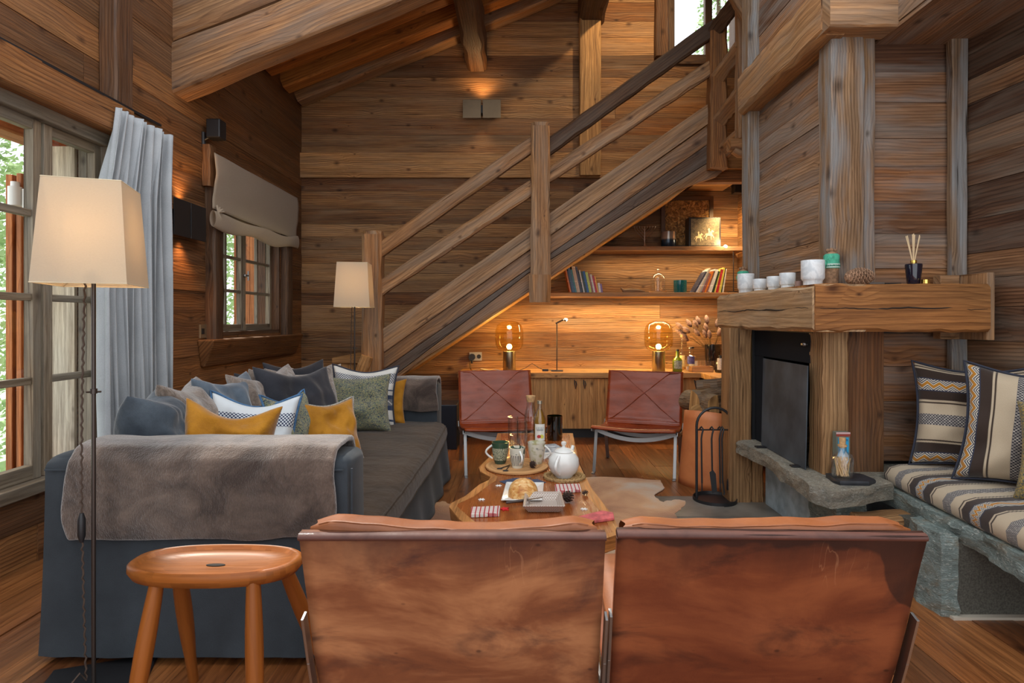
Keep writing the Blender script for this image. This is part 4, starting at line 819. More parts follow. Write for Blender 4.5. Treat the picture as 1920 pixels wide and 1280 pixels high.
# ================================================================ SOFA
DEN = fabric('dark_blue_grey_canvas', lin(50, 55, 60), lin(66, 72, 78), 3, 500, .15, .35, .95, .2)
SEATM = fabric('charcoal_brown_canvas', lin(54, 44, 36), lin(78, 64, 52), 4, 400, .2, .5, .9, .8)
so = thing('sofa', 'long low sofa in dark blue grey canvas with a charcoal seat', 'sofa', (-1.08, 3.2, 0))
X0, X1, Y0, Y1, ZA = -1.605, -.57, 1.96, 4.45, .69
def soft_box(name, x0, x1, y0, y1, z0, z1, mat, r=.04, flare=0, nx=14, nz=10, wob=.004, top=1):
    m = MB(); cx, cy = (x0+x1)/2, (y0+y1)/2; hx, hy = (x1-x0)/2, (y1-y0)/2
    per = []; 
    def edge(ax, ay, bx, by, n_): 
        for i in range(n_): t = i/n_; per.append((ax+(bx-ax)*t, ay+(by-ay)*t))
    n1 = max(4, int(hx*2/.06)); n2 = max(4, int(hy*2/.06))
    edge(-hx, -hy, hx, -hy, n1); edge(hx, -hy, hx, hy, n2); edge(hx, hy, -hx, hy, n1); edge(-hx, hy, -hx, -hy, n2)
    rings = []; lv = [(0, 0)]+[(k/nz*(z1-z0-r), 0) for k in range(1, nz+1)]+[(z1-z0-r+r*sin(a), r*(1-cos(a))) for a in (R(30), R(60), R(90))]
    for z, ins in lv:
        q = []; t = z/(z1-z0); f = flare*(1-t)**2
        for px, py in per:
            sx = (hx-ins)/hx; sy = (hy-ins)/hy; x, y = px*sx, py*sy
            # round the corners
            dx, dy = max(0, abs(x)-(hx-ins-r)), max(0, abs(y)-(hy-ins-r))
            if dx > 0 and dy > 0:
                L = math.hypot(dx, dy); k = min(1, r/L) if L > 0 else 1; x = math.copysign(hx-ins-r+dx*k, x); y = math.copysign(hy-ins-r+dy*k, y)
            nz_ = noise.noise(V((x*3+cx, y*3+cy, z*2)))*wob+ (noise.noise(V(((x+y)*9, 3, 0)))*f*.6 if f else 0)
            l = math.hypot(x/hx, y/hy); x += math.copysign(f+nz_, x)*(abs(x) > hx*.9); y += math.copysign(f+nz_, y)*(abs(y) > hy*.9)
            q.append(m.bm.verts.new((cx+x, cy+y, z0+z)))
        rings.append(q)
    n = len(per)
    for j in range(len(rings)-1):
        for i in range(n): m.face([rings[j][i], rings[j][(i+1) % n], rings[j+1][(i+1) % n], rings[j+1][i]], (0, 0, 1))
    m.face(rings[-1], (1, 0, 0))
    return m.build(name, mat, so, smooth=60)
soft_box('arm', X0+.0, X1, Y0, Y0+.22, .03, ZA, DEN, .035, .012); soft_box('arm', X0, X1-.02, Y1-.22, Y1, .03, ZA, DEN, .035, .01)
soft_box('backrest', X0, X0+.21, Y0+.01, Y1-.01, .03, ZA+.005, DEN, .035, .0)
soft_box('base', X0+.1, X1-.02, Y0+.1, Y1-.1, .02, .27, DEN, .03, .05)
m = MB()
def seatf(u, v):
    y = Y0+.20+(Y1-Y0-.42)*v; xl, xr = X0+.19, X1+.055; e = [(xl, .25), (xl, .38), (xl+.05, .405), ((xl+xr)/2, .425), (xr-.08, .415), (xr-.03, .40), (xr-.005, .37), (xr, .33), (xr-.01, .29), (xr-.05, .26), (xl, .25)]
    i = u*(len(e)-1); k = min(int(i), len(e)-2); f = i-k; x = e[k][0]*(1-f)+e[k+1][0]*f; z = e[k][1]*(1-f)+e[k+1][1]*f
    z += .012*noise.noise(V((x*4, y*2.2, 0)))+.005*noise.noise(V((x*3, y*14, 0))); x += .012*sin(y*2.4)*(x > -.7); return V((x, y, z))
m.grid(seatf, 40, 60); m.build('seat_cushion', SEATM, so, smooth=180)
m = MB()
for (ux) in (.56, .80): m.tube([seatf(ux, i/40)+V((.0, 0, .003)) for i in range(41)], .004, 6)
m.build('piping', SEATM, so, smooth=60)
m = MB()   # skirt with soft pleats along the front
m.grid(lambda u, v: V((X1+.01+.045*(1-v)+.012*sin(u*36)*(1-v), Y0+.2+(Y1-Y0-.24)*u, .01+.27*v)), 90, 6); m.build('skirt', DEN, so, smooth=180, solid=.006)
m = MB()
for zz in (.0,): m.tube([(X0+.02, Y0-.002, ZA-.04), (X1-.02, Y0-.002, ZA-.04)], .004, 6); m.tube([(X1+.002, Y0+.02, .05), (X1+.002, Y0+.02, ZA-.04)], .004, 6)
m.build('seam', DEN, so, smooth=60)
# fur throws
THR = fur('taupe_fur_throw', lin(62, 50, 44), lin(114, 97, 86), 6); THRE = plain('throw_lining', lin(52, 44, 42), .95)
def throw(name, label, x0, x1, yf, yb, ztop, zf, zb, seed, rx=.0):
    pr = [(yf-.012, zf), (yf-.022, zf+.25*(ztop-zf)), (yf-.02, zf+.5*(ztop-zf)), (yf-.022, ztop-.07), (yf-.012, ztop-.02), (yf+.02, ztop+.018), (yf+.07, ztop+.028), (yb-.06, ztop+.026), (yb-.01, ztop+.012), (yb+.018, ztop-.03), (yb+.02, zb+.5*(ztop-zb)), (yb+.014, zb)]
    def f(u, v):
        i = v*(len(pr)-1); k = min(int(i), len(pr)-2); t = i-k; y = pr[k][0]*(1-t)+pr[k+1][0]*t; z = pr[k][1]*(1-t)+pr[k+1][1]*t
        x = x0+(x1-x0)*u; fr = max(0, 1-abs(v)*3.2); x += fr*.02*sin(z*14)*(1 if u > .5 else -1)*abs(u-.5)*2
        d = noise.noise(V((x*3.5, z*3, seed)))*.014+noise.noise(V((x*16, z*16, y*16+seed)))*.004
        y += d*(1 if y > (yf+yb)/2 else -1)*.8; z += noise.noise(V((x*5, seed, 1)))*.014*(1-v)+noise.noise(V((x*7, y*7, seed)))*.007
        return V((x, y, z))
    m = MB(); m.grid(f, 70, 60)
    o = m.build(name, [THR, THRE], None, smooth=180, loc=((x0+x1)/2, (yf+yb)/2, ztop)); md = o.modifiers.new('solid', 'SOLIDIFY'); md.thickness = .022; md.offset = 0
    bv = o.modifiers.new('sub', 'SUBSURF'); bv.levels = 1; bv.render_levels = 1
    return tag(o, label, 'throw', 'fur throws on the sofa arms')
throw('fur_throw', 'large taupe fur throw draped over the near arm of the sofa', -1.50, -.615, Y0, Y0+.22, ZA+.01, .425, .45, 3)
throw('fur_throw', 'taupe fur throw draped over the far arm of the sofa', -1.04, -.60, Y1-.22, Y1, ZA+.01, .50, .5, 8)
# ================================================================ CHAIRS
def chair(name, label, loc, rz, group, leath, frame_strips, pad=None, edge=None, stitch=False):
    t = thing(name, label, 'chair', loc, rz, group); M = MW[t.name]
    hw = .306
    prof = [(-.335, .352), (-.31, .362), (-.2, .338), (-.08, .318), (.04, .305), (.14, .302), (.19, .312), (.215, .345), (.245, .43), (.275, .53), (.305, .62), (.333, .712), (.337, .724)]
    def pf(v):
        i = v*(len(prof)-1); k = min(int(i), len(prof)-2); f = i-k; return prof[k][0]*(1-f)+prof[k+1][0]*f, prof[k][1]*(1-f)+prof[k+1][1]*f
    iseat = 6/12.
    def surf(v0, v1):
        def f(u, v):
            y, z = pf(v0+(v1-v0)*v); x = (u*2-1)*hw; z -= .014*(1-(u*2-1)**2)*(1 if v0 < .4 else .0); b = .006*noise.noise(V((x*6, z*7, loc[0]*3)))+(.005*noise.noise(V((x*3+loc[0], z*26, 5))) if stitch and v0 > .4 else 0)
            return M @ V((x, y-(b if v0 > .4 else 0), z+(b if v0 < .4 else 0)))
        return f
    m = MB(); m.grid(surf(0, iseat), 24, 24); s_ = m.build('seat', leath, t, smooth=180, solid=.014)
    m = MB(); m.grid(surf(iseat-.02, 1), 24, 40); b_ = m.build('backrest', leath, t, smooth=180, solid=.018)
    if edge:
        m = MB(); m.grid(lambda u, v: M @ V(((u*2-1)*(hw+.001), .337+.014*cos(v*2*pi), .7165+.0085*sin(v*2*pi))), 12, 16); m.build('top_edge', edge, t, smooth=180)
    if stitch:
        for s in (-1, 1):
            m = MB(); q = []
            for i in range(25):
                k = i/24; y, z = pf(.57+.40*k); q.append(M @ V((s*(-.27+.54*k), y-.013, z)))
            m.tube(q, .0032, 6); m.build('cross_seam', leath, b_, smooth=60)
        m = MB(); q = [M @ V((x*hw*.97, pf(v)[0]-.011, pf(v)[1])) for x, v in ((-1, .56), (1, .56), (1, .985), (-1, .985))]; m.tube(q, .003, 6, closed=True); m.build('hem', leath, b_, smooth=60)
    def strip(pts, w, th, side, nm):
        m = MB(); pts = [V(p) for p in pts]; n = len(pts)
        for i in range(n-1):
            a, b = pts[i], pts[i+1]; d = (b-a).normalized(); s = V(side); nn_ = d.cross(s).normalized(); o = s*w/2; e = nn_*th
            m.prism([M @ (a-o), M @ (a+o), M @ (b+o), M @ (b-o)], M.to_3x3() @ e, d)
        return m.build(nm, STEEL, t, bevel=.001)
    for s in (-1, 1):
        x = s*(hw-.012)
        strip([(x, -.20, .31), (x, -.285, .01), (x, -.31, .004), (x, -.325, .004)], .023, .006, (1, 0, 0), 'leg')
        strip([(x, .13, .285), (x, .235, .01), (x, .26, .004), (x, .275, .004)], .028, .006, (1, 0, 0), 'leg')
        xx = s*(hw+.008)
        strip([(xx, -.28, .34), (xx, -.18, .318), (xx, -.05, .296), (xx, .10, .285), (xx, .18, .292), (xx, .215, .33)]+([(xx, .25, .43), (xx, .285, .54)] if frame_strips else []), .006, .024, (1, 0, 0), 'side_rail')
    for yy, z in ((-.20, .315), (.13, .287)):
        strip([(hw*2*(i/16-.5)*.97, yy, z-.062*(1-(i/8-1)**2)) for i in range(17)], .030, .006, (0, .2, 1), 'cross_band')
    if pad:
        def pb(u, v):   # back pad on the sitter's side, standing a little above the frame
            a = u*2-1; top = .728+.016*a*a+.005*sin(a*3+loc[0]*5)-.03*max(0, abs(a)-.86)*4
            ang_ = v*2*pi; h = top-.30; zc = .30+h/2; z = zc+h/2*max(-1, min(1, 1.25*sin(ang_))); tt = (z-.33)/(.71-.33); yb = .215+.125*tt
            th = .034*(1-.25*abs(a)**6)
            y = yb-.045+th*max(-1, min(1, 1.5*cos(ang_)))+.002*noise.noise(V((a*4, z*8, loc[0])))
            z += .003*noise.noise(V((a*5, 1, loc[0])))
            return M @ V((a*(hw-.012-.01*abs(sin(ang_))**8), y, z))
        m = MB(); m.grid(pb, 40, 36); p_ = m.build('back_pad', pad, t, smooth=180)
        m = MB()
        m.tube([pb(.03+.94*i/30, .17) for i in range(31)], .002, 6); m.build('welt', pad, p_, smooth=60)
        m = MB()
        def ps(u, v):
            y = -.32+.50*u; a = v*2*pi; zz = .395+.028*sin(a)-.05*u; return M @ V(((hw-.02)*max(-1, min(1, 1.2*cos(a))), y, zz))
        m.grid(lambda u, v: ps(v, u), 32, 12); m.build('seat_pad', pad, t, smooth=180)
    return t
G = 'low leather lounge chairs'
CN = .336  # depth of the back behind the chair centre
chair('lounge_chair', 'worn pale tan leather lounge chair nearest the camera, left of the pair', (-.135, 1.515, 0), pi, G, LE_WORN, True, LE_PAD, LE_EDGE)
chair('lounge_chair', 'stained darker brown leather lounge chair nearest the camera, right of the pair', (.512, 1.52, 0), pi+R(-1.5), G, LE_WORN2, True, LE_PAD, LE_EDGE)
chair('lounge_chair', 'cross stitched red brown leather lounge chair at the far left of the table', (-.155, 4.62, 0), R(10), G, LE_RED, False, stitch=True)
chair('lounge_chair', 'glossy cross stitched red brown leather lounge chair at the far right, turned to the table', (.93, 4.58, 0), R(-20), G, LE_RED, False, stitch=True)
# ================================================================ COFFEE TABLE
ZC = .38
ct = thing('coffee_table', 'long live edge wooden slab coffee table on the cowhide', 'table', (.1, 3.1, 0))
opx = [(933, 812), (927, 832), (925, 850), (912, 862), (898, 876), (900, 884), (920, 894), (916, 900), (899, 908), (872, 930), (846, 943), (842, 950), (862, 974), (887, 990), (905, 1012), (1000, 1024), (1110, 1018), (1165, 1000), (1151, 972), (1142, 958), (1127, 938), (1112, 919), (1096, 891), (1085, 868), (1081, 845), (1077, 827), (1074, 812)]
out = [PF(a, b, ZC) for a, b in opx]
m = MB(); bot = [V((p.x*.985+.002, p.y+.004, ZC-.055)) for p in out]
tv = [m.bm.verts.new(p) for p in out]; bv = [m.bm.verts.new(p) for p in bot]; o_ = (2.1, 3.3)
m.face(tv[::-1], (0, 1, 0), o_, .4, .3); m.face(bv, (0, 1, 0), o_, .4, .3); top_ = m.build('slab_top', W_TABLE, None) if False else None
m.mi = 1
for i in range(len(tv)): m.face([tv[i], tv[(i+1) % len(tv)], bv[(i+1) % len(tv)], bv[i]], (0, 1, 0), o_, .7, .3)
# pale sapwood border shows as a lighter live edge
W_EDGE = wood('live_edge_sapwood', [(0, lin(206, 150, 96)), (1, lin(190, 128, 74))], ring=14, ringd=.25, crack=.3, knot=.3, rough=.35, bump=.3)
m.build('slab_top', [W_TABLE, W_EDGE], ct, bevel=.005)
m = MB(); c0 = sum(out, V((0, 0, 0)))/len(out)
n_ = len(out)
inn = []
for i, p in enumerate(out):
    d = (out[(i+1) % n_]-out[i-1]).normalized(); inw = V((-d.y, d.x, 0)); inw = inw if inw.dot(c0-p) > 0 or abs(inw.dot(c0-p)) < .02 else -inw; inn.append(p+inw*(.038+.02*noise.noise(p*5)))
for i in range(n_):
    k = (i+1) % n_; q = [V((*out[i][:2], ZC+.0006)), V((*out[k][:2], ZC+.0006)), V((*inn[k][:2], ZC+.0006)), V((*inn[i][:2], ZC+.0006))]
    m.face([m.bm.verts.new(x) for x in q], (0, 1, 0), o_, .3, .3)
m.build('sapwood_border', W_EDGE, ct)
for y, xc in ((2.42, .06), (3.65, .08)):
    for s in (-1, 1):
        m = MB(); m.box(xc+s*.16-.012, xc+s*.16+.012, y-.03, y+.03, .012, ZC-.055); m.build('leg', BLACK, ct)
    m = MB(); m.box(xc-.172, xc+.172, y-.03, y+.03, .0, .014); m.build('foot_bar', BLACK, ct)
# things on the table
def at(px, py, z=ZC): return PF(px, py, z)
def mug(px, py, r, h, mat, label, hang, dark=None):
    c = at(px, py, ZC+.014); t = thing('mug', label, 'mug', c, 0, 'mugs on the round board')
    m = MB(); pr = [(0, .0), (r*.62, .0), (r*.66, .006), (r*.80, h*.25), (r*.94, h*.6), (r, h), (r*.93, h), (r*.86, h*.6), (r*.7, h*.2), (0, h*.08)]
    m.lathe(pr, c, 32); m.build('body', mat, t, smooth=50)
    m = MB(); d = V((cos(hang), sin(hang), 0)); q = [c+d*(r*.9+.034*sin(pi*i/10)*1.0)+V((0, 0, h*(.86-.62*i/10))) for i in range(11)]; m.tube(q, .0055, 8); m.build('handle', WHITE, t, smooth=60)
def cermat(name, kind):
    n = NT(name); s = n.sep(n.uvn('uv')); u, v = s[0], s[1]; base = lin(216, 212, 196)
    if kind == 'green':
        mz = n.m_('GREATER_THAN', n.m_('FRACT', n.m_('MULTIPLY', n.m_('ADD', n.vor(n.comb(n.m_('MULTIPLY', u, 16.), n.m_('MULTIPLY', v, 70.), 0.), 1.), 0.), 4.)), .5)
        c = n.mix(mz, lin(78, 92, 74), lin(196, 196, 170)); c = n.mix(n.m_('GREATER_THAN', v, .115), c, lin(58, 82, 62)); c = n.mix(n.m_('LESS_THAN', v, .05), c, lin(52, 74, 60))
    elif kind == 'stripe':
        st_ = n.m_('GREATER_THAN', n.m_('FRACT', n.m_('MULTIPLY', u, 22.)), .62); mk = n.m_('MULTIPLY', n.m_('MULTIPLY', st_, n.m_('LESS_THAN', v, .095)), n.m_('GREATER_THAN', v, .04)); c = n.mix(mk, base, lin(50, 56, 60))
        bl = n.m_('MULTIPLY', n.m_('GREATER_THAN', n.noise(n.comb(n.m_('MULTIPLY', u, 9.), n.m_('MULTIPLY', v, 30.), 0.), 1, 1), .56), n.m_('GREATER_THAN', v, .1)); c = n.mix(bl, c, lin(62, 84, 74))
    else:
        a = n.noise(n.comb(n.m_('MULTIPLY', u, 5.), n.m_('MULTIPLY', v, 22.), 0.), 1, 2); c = n.mix(n.mr(a, .52, .62), base, lin(176, 172, 128)); c = n.mix(n.mr(a, .3, .38, 1, 0), c, lin(120, 122, 118))
    return n.set(col=c, rough=.2, coat=.2)
c = at(969, 876); m = MB(); m.lathe([(0, 0), (.158, 0), (.163, .004), (.163, .011), (.158, .014), (0, .014)], c, 48)
tag(m.build('serving_board', W_BOARD, smooth=40, loc=c), 'round pale wooden serving board under the mugs', 'board')
mug(938, 868, .046, .112, cermat('green_pattern_glaze', 'green'), 'green patterned mug on the left of the round board', R(185)); mug(970, 876, .042, .104, cermat('striped_glaze', 'stripe'), 'white mug with black stripes on the front of the round board', R(-70)); mug(1006, 868, .047, .112, cermat('pale_flower_glaze', 'pale'), 'pale flowered mug on the right of the round board', R(-20))
# teapot
c = at(1057, 893, ZC+.012); t = thing('teapot', 'white porcelain teapot on the woven mat', 'teapot', c)
m = MB(); m.lathe([(0, 0), (.042, 0), (.046, .008), (.066, .03), (.075, .06), (.072, .09), (.054, .115), (.045, .12), (.040, .118), (0, .118)], c, 40); m.build('body', WHITE, t, smooth=50)
m = MB(); m.lathe([(0, .12), (.045, .12), (.047, .124), (.032, .135), (.010, .142), (.007, .15), (.013, .158), (.012, .168), (0, .173)], c, 32); m.build('lid', WHITE, t, smooth=50)
m = MB(); m.tube([c+V((.028, .06, .05)), c+V((.038, .08, .07)), c+V((.046, .098, .10)), c+V((.055, .112, .125))], .014, 12, rf=lambda q: 1.1-.5*q); m.build('spout', WHITE, t, smooth=60)
m = MB(); d = V((-.45, -.89, 0)); m.tube([c+d*(.058+.042*sin(pi*i/12))+V((0, 0, .108-.085*i/12)) for i in range(13)], .008, 10); m.build('handle', WHITE, t, smooth=60)
m = MB(); c = at(1058, 895)
for k in range(5): m.tube([c+V(((.095-.019*k+.003*sin(24*a))*cos(a), (.095-.019*k+.003*sin(24*a))*sin(a), .006+.003*sin(31*a+k))) for a in [2*pi*i/72 for i in range(72)]], .0085, 6, closed=True)
tag(m.build('woven_mat', wood('rush_straw', [(0, lin(214, 182, 132)), (1, lin(200, 166, 116))], ring=60, ringd=.5, crack=0, knot=0, bump=.8), smooth=60, loc=c), 'round woven straw mat under the teapot', 'mat')
def vessel(name, px, py, prof, mats, label, cat, z=ZC, n=32, extra=None, group=None, c=None):
    c = at(px, py, z) if c is None else V(c); t = thing(name, label, cat, c, 0, group); m = MB(); m.lathe(prof, c, n); m.build('body', mats, t, smooth=50)
    if extra: extra(t, c)
    return t
def tumbler(r, h): return [(0, .001), (r*.92, .001), (r, .012), (r, h), (r-.002, h), (r-.002, .018), (0, .018)]
vessel('drinking_glass', 962, 834, tumbler(.032, .175), GLASS, 'tall clear tumbler standing leftmost behind the mugs', 'glass', group='tall tumblers'); vessel('drinking_glass', 979, 838, tumbler(.032, .16), GLASS, 'tall clear tumbler between the left tumbler and the carafe', 'glass', group='tall tumblers'); vessel('drinking_glass', 966, 843, tumbler(.031, .09), GLASS, 'short clear tumbler in front of the tall ones', 'glass')
def cork(t, c): m = MB(); m.lathe([(0, .262), (.024, .262), (.03, .30), (0, .302)], c, 24); m.build('cork', CORK, t, smooth=40)
vessel('carafe', 995, 832, [(0, .002), (.036, .002), (.04, .02), (.04, .18), (.03, .22), (.024, .24), (.026, .275), (.024, .275), (.021, .24), (.036, .18), (.036, .02), (0, .015)], GLASS, 'clear glass carafe with a wide cork stopper', 'carafe', extra=cork)
JUICE = NT('apple_juice'); JUICE = JUICE.set(col=lin(196, 150, 40), rough=.1, trans=.6, ior=1.2)
def jb(t, c):
    m = MB(); m.lathe([(0, .01), (.036, .01), (.036, .15), (.02, .20), (.012, .22), (0, .22)], c, 28); m.build('juice', JUICE, t, smooth=50)
    m = MB(); m.lathe([(0, .255), (.016, .255), (.016, .275), (0, .276)], c, 24); m.build('cap', plain('silver_cap', lin(196, 190, 170), .3, .8), t, smooth=40)
    m = MB(); m.grid(lambda u, v: c+V((.0405*sin((u-.5)*1.6), -.0405*cos((u-.5)*1.6), .035+.10*v)), 12, 2); lb = m.build('label', PAPER, t, smooth=60)
    for nm, dx, col, r in (('apple_print', -.006, lin(176, 52, 52), .012), ('apple_print', .010, lin(206, 196, 80), .014)):
        m = MB(); m.prism([V((c.x+dx+r*cos(a), c.y-.0405+abs(dx)*.1, c.z+.06+r*.85*sin(a))) for a in [2*pi*i/20 for i in range(20)]], (0, -.001, 0)); m.build(nm, plain('print_%s' % nm+str(r), col, .6), t)
    m = MB(); [m.tube([c+V((x*.012, -.0415, .095)), c+V((x*.018, -.0415, .118))], .0012, 4) for x in (-1.2, -.6, 0, .6, 1.2)]; m.tube([c+V((-.02, -.041, .10)), c+V((.02, -.041, .10))], .001, 4); m.build('leaf_print', plain('print_grey', lin(90, 110, 120), .6), t)
vessel('bottle', 1012, 834, [(0, .002), (.038, .002), (.04, .01), (.04, .16), (.022, .21), (.015, .23), (.015, .265), (.012, .265), (.012, .23), (.036, .16), (.036, .01), (0, .008)], GREENG if False else GLASS, 'bottle of golden apple juice with a white label', 'bottle', extra=jb)
vessel('candle_glass', 1040, 824, tumbler(.05, .155), DGREEN, 'wide dark green glass behind the juice bottle', 'glass')
def flat(name, pts, th, mat, label, cat, z=ZC, group=None, parts=None, bevel=.001):
    q = [at(a, b, z) for a, b in pts]; m = MB(); m.prism([V((p.x, p.y, z+.0008)) for p in q], (0, 0, th), (1, 0, 0)); c = sum(q, V((0, 0, 0)))/len(q)
    return tag(m.build(name, mat, bevel=bevel, loc=c), label, cat, group)
NAVYP = plain('navy_paper', lin(60, 70, 96), .8)
flat('napkin', [(936, 903), (962, 897), (996, 896), (990, 905), (955, 910)], .002, NAVYP, 'navy paper napkin fanned out behind the pastry plate, left one', 'napkin', group='navy paper napkins')
flat('napkin', [(985, 900), (1008, 899), (1024, 905), (1005, 909), (992, 909)], .0025, NAVYP, 'navy paper napkin with pale slits, right one behind the pastry plate', 'napkin', group='navy paper napkins')
flat('magazine', [(1010, 838), (1040, 835), (1056, 843), (1046, 851), (1016, 850)], .012, plain('magazine_cover', lin(170, 176, 182), .4, var=.6, vs=26), 'grey covered magazine under the tumblers and beside the teapot', 'magazine')
flat('magazine', [(1018, 851), (1052, 851), (1046, 860), (1014, 859)], .01, plain('magazine_white', lin(206, 204, 200), .4, var=.35, vs=30), 'white magazine lying behind the pale flowered mug', 'magazine')
def gingham(name):
    n = NT(name); s = n.sep(n.obj()); a = n.m_('GREATER_THAN', n.m_('FRACT', n.m_('MULTIPLY', s[0], 58.)), .72); b = n.m_('GREATER_THAN', n.m_('FRACT', n.m_('MULTIPLY', s[1], 75.)), .72)
    c = n.mix(n.m_('MAXIMUM', a, n.m_('MULTIPLY', b, .8)), lin(214, 208, 200), lin(176, 60, 66)); c = n.mix(n.m_('MULTIPLY', a, b), c, lin(140, 30, 44)); return n.set(col=c, rough=.9)
GIN = gingham('red_check_cloth')
flat('cloth_napkin', [(1040, 913), (1087, 912), (1090, 923), (1042, 926)], .014, GIN, 'folded red and white checked napkin right of the teapot mat', 'napkin', group='checked cloth napkins', bevel=.003)
flat('cloth_napkin', [(884, 957), (938, 955), (936, 969), (882, 971)], .016, GIN, 'folded red and white checked napkin at the near left of the table', 'napkin', group='checked cloth napkins', bevel=.003)
flat('cloth_napkin', [(1082, 974), (1128, 962), (1150, 966), (1152, 976), (1110, 982)], .012, plain('pink_red_cloth', lin(196, 96, 96), .9, var=.3, vs=40), 'crumpled pink and red cloth at the near right corner of the table', 'napkin', bevel=.003)
c = at(946, 955); m = MB(); m.prism([c+V(((.022 if i % 2 else .010)*cos(i*pi/5), (.026 if i % 2 else .012)*sin(i*pi/5), .001)) for i in range(10)], (0, 0, .004)); tag(m.build('felt_star', plain('red_felt', lin(206, 30, 36), .9), loc=c), 'small red felt star beside the near left napkin', 'decoration')
for k, (px, py, lb) in enumerate(((935, 911, 'left of the navy napkins'), (903, 937, 'near the left edge of the slab'), (1095, 955, 'right of the patterned dish'), (1107, 969, 'beside the crumpled pink cloth'))):
    c = at(px, py); m = MB()
    for j in range(6): a = j*pi/3; m.tube([c+V((0, 0, .002)), c+V((.014*cos(a), .014*sin(a), .002))], .0025, 5)
    tag(m.build('snowflake', plain('white_felt_%d' % k, lin(230, 228, 224), .9), loc=c), 'tiny white felt snowflake '+lb, 'decoration', 'felt snowflakes on the table')
# square plates
def sqdish(name, pts, h, mat, label, cat, rim=.16, inner=None):
    q = [at(a, b) for a, b in pts]; c = sum(q, V((0, 0, 0)))/4; t = thing(name, label, cat, c); m = MB()
    def ring(s, z): return [m.bm.verts.new(V((c.x+(p.x-c.x)*s, c.y+(p.y-c.y)*s, z))) for p in q]
    rs = [ring(.68, ZC+.001), ring(.74, ZC+.003), ring(1, ZC+h), ring(.97, ZC+h+.002), ring(1-rim, ZC+h-.002), ring(.70, ZC+.006)]
    for i in range(len(rs)-1):
        for k in range(4): m.face([rs[i][k], rs[i][(k+1) % 4], rs[i+1][(k+1) % 4], rs[i+1][k]], (1, 0, 0))
    m.face(rs[0], (1, 0, 0)); m.face(rs[-1][::-1], (1, 0, 0)); m.build('dish', mat, t, bevel=.0012)
    return c, t
sqdish('plate', [(949, 908), (1020, 909), (1017, 943), (939, 943)], .012, WHITE, 'white square plate under the pastry', 'plate')
n = NT('beige_pattern_glaze'); s = n.sep(n.obj()); a = n.m_('ABSOLUTE', n.m_('SUBTRACT', n.m_('FRACT', n.m_('MULTIPLY', s[0], 46.)), .5)); b = n.m_('ABSOLUTE', n.m_('SUBTRACT', n.m_('FRACT', n.m_('MULTIPLY', s[1], 46.)), .5))
d = n.m_('FRACT', n.m_('MULTIPLY', n.m_('ADD', a, b), 3.)); TRAYP = n.set(col=n.mix(n.m_('GREATER_THAN', d, .5), lin(200, 190, 180), lin(150, 128, 114)), rough=.25)
sqdish('dish', [(984, 936), (1052, 936), (1060, 965), (980, 965)], .034, [TRAYP], 'square beige patterned ceramic dish at the near end of the table', 'dish', rim=.12)
# pastry
c = at(981, 930, ZC+.006); m = MB(); n_ = 28
m.grid(lambda u, v: c+V(((.060+.01*v)*cos(2*pi*u)*cos(v*pi/2)*(1+.08*cos(4*pi*u)), .056*sin(2*pi*u)*cos(v*pi/2), .078*sin(v*pi/2)+.003*sin(u*2*pi*9)*cos(v*pi/2)*(v > .05))), 54, 14, True)
n = NT('golden_crust'); o = n.obj(); r_ = n.noise(n.vm('MULTIPLY', o, (14, 60, 30)), 2, 4, .6, .6); CR_ = n.set(col=n.ramp(r_, [(.3, lin(176, 104, 44)), (.5, lin(216, 158, 86)), (.68, lin(238, 206, 150))]), rough=.45); n.bump(r_, .6, .006)
tag(m.build('pastry', CR_, smooth=60, loc=c), 'golden ridged brioche pastry on the white square plate', 'pastry')
t = thing('knife', 'table knife with dark handle resting across the pastry plate', 'knife', at(975, 942, ZC+.016))
a, b, d_ = at(949, 942, ZC+.022), at(990, 937, ZC+.024), at(1018, 932, ZC+.024)
m = MB(); m.tube([a, a.lerp(b, .5), b], .006, 8); m.build('handle', plain('dark_wood_handle', lin(70, 56, 50), .4), t, smooth=60); m = MB(); dd = (d_-b).normalized(); sd_ = dd.cross(V((0, 0, 1))); m.prism([b-sd_*.007, b+sd_*.007, d_+sd_*.004, d_-sd_*.002], (0, 0, .0015), dd); m.build('blade', STEEL, t)
SPD = plain('dark_spoon_metal', (.03, .03, .035), .3, .6)
for k, (p, q, lb) in enumerate((((937, 878), (955, 872), 'dark teaspoon on the round board, left one'), ((948, 882), (956, 871), 'dark teaspoon on the round board, right one'))):
    a, b = at(*p, ZC+.017), at(*q, ZC+.019); m = MB(); m.tube([a, b], .0025, 6); m.ball(a, .011, 12, 6, (1.4, .8, .3)); tag(m.build('teaspoon', SPD, smooth=60, loc=a), lb, 'spoon', 'teaspoons on the round board')
def pinecone(name, label, c, L, r, axis, mat, group=None, n=70):
    c = V(c); ax = V(axis).normalized(); e = ax.orthogonal().normalized(); f = ax.cross(e); m = MB(); base = []
    m.tube([c-ax*L*.45, c, c+ax*L*.45], r*.55, 8, rf=lambda q: (.7, 1, .3)[min(2, int(q*2.01))])
    for i in range(n):
        q = i/n; a = i*2.39996; rr = r*(math.sin(pi*(.12+.8*q))**.7); p = c+ax*(L*(q-.5)*.92); d = (e*cos(a)+f*sin(a)); s = r*.30*(1.1-.4*q); tn_ = ax.cross(d)
        b0 = p+d*rr*.45; tip = p+d*rr-ax*0+ax*s*.5
        m.prism([b0-tn_*s*.5, tip-tn_*s, tip+d*s*.35, tip+tn_*s, b0+tn_*s*.5], ax*s*.35, d)
    return tag(m.build(name, mat, bevel=r*.02, loc=c-V((0, 0, r))), label, 'pine cone', group)
